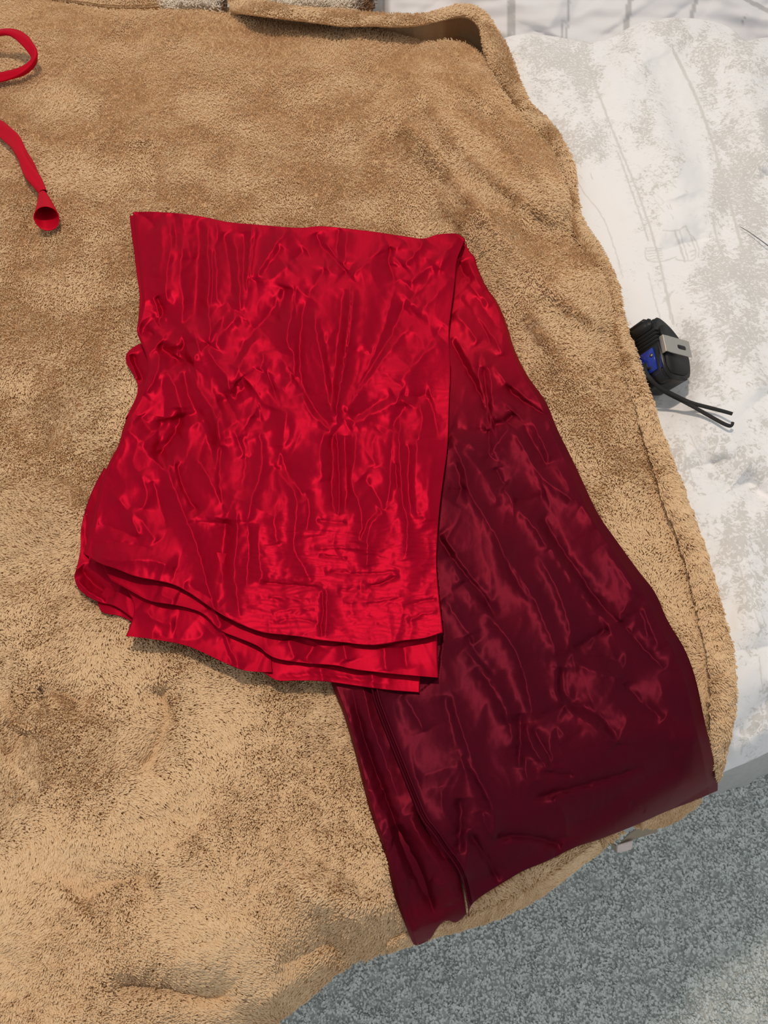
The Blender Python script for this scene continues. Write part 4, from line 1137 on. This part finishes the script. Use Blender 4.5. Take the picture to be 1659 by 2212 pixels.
# ------------------------------------------------------------------ red tie
def tube(name, pts, rad, flat, mat, parent=None, seg=14, n=None, attr=0.0, twist=0.0, upv=None):
    n = n or len(pts) * 14
    p = resample(np.asarray(pts, float), n, 3)
    r = np.interp(np.linspace(0, 1, n), np.linspace(0, 1, len(rad)), rad)
    fl = np.interp(np.linspace(0, 1, n), np.linspace(0, 1, len(flat)), flat)
    t = np.gradient(p, axis=0)
    t /= np.linalg.norm(t, axis=1)[:, None]
    upv = np.array([0, 0, 1.0]) if upv is None else np.asarray(upv, float)
    b = np.cross(t, upv)
    b /= np.linalg.norm(b, axis=1)[:, None] + 1e-9
    c = np.cross(b, t)
    a = np.linspace(0, 2 * np.pi, seg + 1)
    tw = 1 + twist * np.cos(2 * a[None] + np.linspace(0, 26, n)[:, None]) + twist * 0.6 * np.cos(3 * a[None] - np.linspace(0, 41, n)[:, None])
    P = p[:, None] + b[:, None] * (r[:, None] * np.cos(a) * tw)[..., None] + c[:, None] * ((r * fl)[:, None] * np.sin(a) * tw)[..., None]
    return grid_mesh(name, P, mat, parent, {'dye': np.full(P.shape[:2], attr)})


def make_tie():
    def w(u, v, h):
        return at(u, v, z_blanket0(np.array([u], float), np.array([v], float))[0] + h)
    pts = [w(-120, 90, 0.012), w(-60, 80, 0.030), w(-10, 72, 0.040), w(20, 68, 0.042), w(45, 78, 0.040), w(66, 100, 0.034), w(77, 122, 0.026), w(68, 140, 0.018),
           w(45, 157, 0.014), w(10, 166, 0.012), w(-40, 172, 0.012), w(-95, 190, 0.014), w(-100, 235, 0.014), w(-50, 250, 0.013), w(0, 272, 0.012), w(25, 298, 0.012), w(45, 330, 0.013), w(66, 370, 0.013), w(83, 402, 0.014), w(92, 416, 0.014)]
    e = bpy.data.objects.new('red_tie', None)
    COL.objects.link(e)
    tag(e, 'narrow red fabric tie looped at the upper left with a flared open end', 'ribbon')
    rad = np.array([5, 5.2, 5, 5, 4.6, 4.2, 3.2, 4.5, 5.0, 5.0, 5, 5, 5, 5, 5.0, 5.4, 5.2, 5.0, 4.2, 2.6]) * 0.001 * 1.75
    fl = [0.5, 0.45, 0.4, 0.5, 0.55, 0.55, 0.8, 0.55, 0.45, 0.5, 0.5, 0.5, 0.5, 0.5, 0.5, 0.4, 0.45, 0.5, 0.7, 0.9]
    tube('cord', pts, rad, fl, M_cord, e, n=300, seg=24, twist=0.2)
    # flared open mouth
    ax = [w(91, 414, 0.014), w(96, 434, 0.0145), w(99, 454, 0.016), w(101, 472, 0.018)]
    n, seg = 26, 40
    p = resample(ax, n)
    a = np.linspace(0, 2 * np.pi, seg + 1)
    t = p[-1] - p[0]
    t /= np.linalg.norm(t)
    b = np.cross(t, [0, 0, 1])
    b /= np.linalg.norm(b)
    c = np.cross(b, t)
    s = np.linspace(0, 1, n)
    r = 0.003 + 0.0118 * s ** 0.8
    sl = np.linspace(0, 0.0, n)
    P = p[:, None] + b * (r[:, None] * np.cos(a) * (1 + 0.03 * np.sin(3 * a)))[..., None] + c * (r[:, None] * np.sin(a) * 0.72)[..., None]
    # slant the mouth so it opens up towards the ceiling
    P += t[None, None] * (-np.sin(a) * 0.0095)[None, :, None] * (s ** 3)[:, None, None]
    o = grid_mesh('flared_end', P, M_cord, e, {'dye': np.zeros(P.shape[:2])})
    md = o.modifiers.new('cloth', 'SOLIDIFY')
    md.thickness = 0.0008


make_tie()


# ------------------------------------------------------------------ tape measure
def box(bm, x0, x1, y0, y1, z0, z1, bev=0.0, seg=3):
    b2 = bmesh.new()
    bmesh.ops.create_cube(b2, size=1, matrix=Matrix.Translation(((x0 + x1) / 2, (y0 + y1) / 2, (z0 + z1) / 2)) @ Matrix.Diagonal((x1 - x0, y1 - y0, z1 - z0, 1)))
    if bev:
        bmesh.ops.bevel(b2, geom=b2.edges[:], offset=bev, segments=seg, affect='EDGES')
    me = bpy.data.meshes.new('tmp')
    b2.to_mesh(me)
    b2.free()
    bm.from_mesh(me)
    bpy.data.meshes.remove(me)


def prism(bm, prof, x0, x1, bev=0.0, seg=3):
    b2 = bmesh.new()
    a = [b2.verts.new((x0, y, z)) for y, z in prof]
    c = [b2.verts.new((x1, y, z)) for y, z in prof]
    b2.faces.new(a[::-1])
    b2.faces.new(c)
    for i in range(len(prof)):
        j = (i + 1) % len(prof)
        b2.faces.new((a[i], a[j], c[j], c[i]))
    if bev:
        ed = [e for e in b2.edges if abs(e.verts[0].co.x - e.verts[1].co.x) < 1e-6]
        bmesh.ops.bevel(b2, geom=ed, offset=bev, segments=seg, affect='EDGES')
    me = bpy.data.meshes.new('tmp')
    b2.to_mesh(me)
    b2.free()
    bm.from_mesh(me)
    bpy.data.meshes.remove(me)


def make_tape():
    mm = 0.001
    e = bpy.data.objects.new('tape_measure', None)
    COL.objects.link(e)
    tag(e, 'black and blue tape measure with steel belt clip and wrist strap on the white duvet', 'tape measure')
    # local: x = thickness (clip side +), y = depth behind the blue front, z = up
    c = np.array([-0.35, -0.68, 0.65])
    c /= np.linalg.norm(c)
    rgt = np.cross([0, S, K], c)
    rgt /= np.linalg.norm(rgt)
    up = np.cross(c, rgt)
    T = 0.728 * rgt + 0.446 * up + 0.52 * c
    Uw = -0.175 * rgt + 0.85 * up - 0.48 * c
    T /= np.linalg.norm(T)
    Uw -= T * (T @ Uw)
    Uw /= np.linalg.norm(Uw)
    Fr = np.cross(T, Uw)            # towards the viewer: front normal
    R = np.stack([T, -Fr * 0.72, Uw * 0.905], 1)
    ref = np.array([34, 0, 42]) * mm
    hull = np.array([[x, y, z] for x in (0, 0.034) for y, z in ((0, 0.004), (0.02, 0), (0.044, 0.002), (0.058, 0.015), (0.061, 0.03), (0.05, 0.06), (0.02, 0.08))])
    zr = 0.66
    for _ in range(6):
        pos = at(1421, 745, zr) - R @ ref
        zr -= (hull @ R.T + pos)[:, 2].min() - 0.6150
    pos = at(1421, 745, zr) - R @ ref
    M = Matrix([[*R[0], pos[0]], [*R[1], pos[1]], [*R[2], pos[2]], [0, 0, 0, 1]])
    e.matrix_world = M
    prof = chaikin([(0, 12), (0, 68), (3, 79), (14, 82), (26, 78), (40, 70), (54, 56), (61, 40), (61, 24), (55, 9), (44, 2), (24, 0), (6, 1), (0, 12)], 2)[:-1] * mm
    bm = bmesh.new()
    prism(bm, prof, 0, 34 * mm, 3.0 * mm, 4)
    bm_obj('case', bm, M_black, e)
    # raised side plate that carries the clip, and the rubber bumper ring
    cen = np.array([30, 40]) * mm
    ins = (prof - cen) * 0.80 + cen + np.array([3, -1]) * mm
    bm = bmesh.new()
    prism(bm, ins, 33 * mm, 36 * mm, 1.2 * mm, 3)
    bm_obj('side_plate', bm, M_rubber, e)
    for k in range(4):
        z0 = 47.5 + 4.6 * k
        bm = bmesh.new()
        box(bm, -0.6 * mm, 35 * mm, -1.8 * mm, (12 - k) * mm, z0 * mm, (z0 + 3.2) * mm, 1.3 * mm)
        bm_obj('grip_rib', bm, M_rubber, e)
    bm = bmesh.new()
    box(bm, 2 * mm, 31 * mm, -2.2 * mm, 4 * mm, 66.5 * mm, 80.5 * mm, 1.5 * mm)
    b = bm_obj('lock_slide', bm, M_black, e)
    bm = bmesh.new()
    box(bm, 7 * mm, 26 * mm, -2.9 * mm, -1.5 * mm, 69 * mm, 78 * mm, 0.6 * mm)
    bm_obj('slide_inset', bm, M_rubber, b)
    bm = bmesh.new()
    pr = [(0, 80), (-1.5, 81), (-1, 83.5), (3, 86), (8, 86.5), (12, 84), (13, 81)]
    prism(bm, [(y * mm, z * mm) for y, z in pr], 3 * mm, 22 * mm, 0.5 * mm, 2)
    bm_obj('thumb_tab', bm, M_black, e)
    # blue front plate and screw; near-black pieces paint the shade inside slot and hole
    bm = bmesh.new()
    box(bm, 2.5 * mm, 33 * mm, -3.2 * mm, 6 * mm, 9.5 * mm, 46 * mm, 4.4 * mm, 6)
    bl = bm_obj('front_plate', bm, M_blue, e)
    bl['label'] = 'glossy blue front plate'
    bm = bmesh.new()
    box(bm, 11.0 * mm, 19 * mm, -3.5 * mm, -2 * mm, 20 * mm, 29 * mm, 0.5 * mm)
    box(bm, 17 * mm, 23 * mm, -3.5 * mm, -2 * mm, 17 * mm, 21 * mm, 0.5 * mm)
    bm_obj('strap_slot', bm, M_dark, bl)
    for (r0, d, mt, nm) in ((2.4, 0.5, M_dark, 'screw_hole'), (1.4, 0.9, M_steel, 'screw')):
        bm = bmesh.new()
        bmesh.ops.create_cone(bm, cap_ends=True, segments=20, radius1=r0 * mm, radius2=r0 * mm, depth=d * mm,
                              matrix=Matrix.Translation((25.5 * mm, -3.2 * mm, 33 * mm)) @ Matrix.Rotation(math.pi / 2, 4, 'X'))
        bm_obj(nm, bm, mt, bl)
    # belt clip: bent steel strip with an oblong hole
    bm = bmesh.new()
    y0, y1, z0, z1 = 5, 56, 31, 53
    hy0, hy1, hz0, hz1 = 30, 47, 38, 45
    xs = [39.2, 40.2]

    def ring(x, off=0):
        out = [(y0, z0), (y1, z0), (y1, z1), (y0, z1)]
        o_, i_ = [], []
        for k in range(32):
            a = 2 * math.pi * k / 32
            cy, cz = (hy0 + hy1) / 2, (hz0 + hz1) / 2
            ca, sa = math.cos(a), math.sin(a)
            i_.append((cy + (hy1 - hy0 - 6) / 2 * np.sign(ca) * min(1, abs(ca) * 4) + 3 * ca, cz + 3 * sa))
            q = 1 / max(abs(ca) / ((y1 - y0) / 2), abs(sa) / ((z1 - z0) / 2))
            o_.append(((y0 + y1) / 2 + ca * q, (z0 + z1) / 2 + sa * q))
        f = lambda y: x + 0.9 * ((y - 5) / 47) ** 2
        return [bm.verts.new((f(y) * mm, y * mm, z * mm)) for y, z in o_], [bm.verts.new((f(y) * mm, y * mm, z * mm)) for y, z in i_]
    oa, ia = ring(xs[0])
    ob, ib = ring(xs[1])
    for k in range(32):
        j = (k + 1) % 32
        bm.faces.new((ob[k], ob[j], ib[j], ib[k]))
        bm.faces.new((oa[j], oa[k], ia[k], ia[j]))
        bm.faces.new((oa[k], oa[j], ob[j], ob[k]))
        bm.faces.new((ia[j], ia[k], ib[k], ib[j]))
    box(bm, 34.5 * mm, 40 * mm, 4.4 * mm, 5.6 * mm, 31 * mm, 53 * mm, 0.3 * mm)
    cl = bm_obj('belt_clip', bm, M_steel, e, smooth=False)
    cl['label'] = 'steel belt clip with oblong hole'
    bm = bmesh.new()
    bmesh.ops.create_cone(bm, cap_ends=True, segments=20, radius1=3.2 * mm, radius2=2.4 * mm, depth=2.2 * mm,
                          matrix=Matrix.Translation((37 * mm, 38 * mm, 41.5 * mm)) @ Matrix.Rotation(math.pi / 2, 4, 'Y'))
    bm_obj('clip_screw', bm, M_dark, e)
    # strap: two flat strands leaving the slot
    inv = M.inverted()

    def loc(lst):
        return [np.array(q) * mm if abs(q[0]) < 100 else np.array(inv @ Vector(at(*q))) for q in lst]
    upl = np.array(inv.to_3x3() @ Vector((0.1, -0.6, 0.8)))
    zd = lambda u, v: float(z_duvet(np.array([u], float), np.array([v], float))[0])
    g = lambda u, v, h: (u, v, zd(u, v) + h)
    s1 = [(14.5, -2.5, 27), (15, -8, 22), (16.5, -9, 14), (20, -9, 5), g(1426, 838, 0.036), g(1450, 850, 0.026), g(1490, 870, 0.014), g(1530, 880, 0.008), g(1565, 889, 0.009), g(1582, 894, 0.011)]
    s2 = [(16, -2.0, 24), (16.5, -6.5, 20), (18, -7.5, 12), (21, -7, 4), g(1426, 841, 0.033), g(1450, 854, 0.023), g(1490, 874, 0.012), g(1530, 897, 0.006), g(1562, 915, 0.006), g(1577, 921, 0.007), g(1582, 918, 0.008), g(1583, 912, 0.009)]
    for s_ in (s1, s2):
        o = tube('wrist_strap', loc(s_), [0.0021, 0.0023, 0.0022, 0.0022, 0.0022, 0.0020], [0.5, 0.5, 0.45], M_strap, e, seg=12, n=120, upv=upl)
    return e


make_tape()


def make_wire():
    lst = [(1599, 490), (1612, 497), (1628, 508), (1645, 520), (1662, 533), (1690, 556), (1740, 590)]
    pts = [at(u, v, float(z_duvet(np.array([u], float), np.array([v], float))[0]) + 0.004 + 0.00003 * (u - 1599)) for u, v in lst]
    o = tube('thin_wire', pts, [0.0003, 0.0006, 0.0008, 0.0008], [1, 1], M_wire, n=60, seg=8)
    tag(o, 'thin dark grey wire lying on the white duvet at the right edge', 'wire')


make_wire()
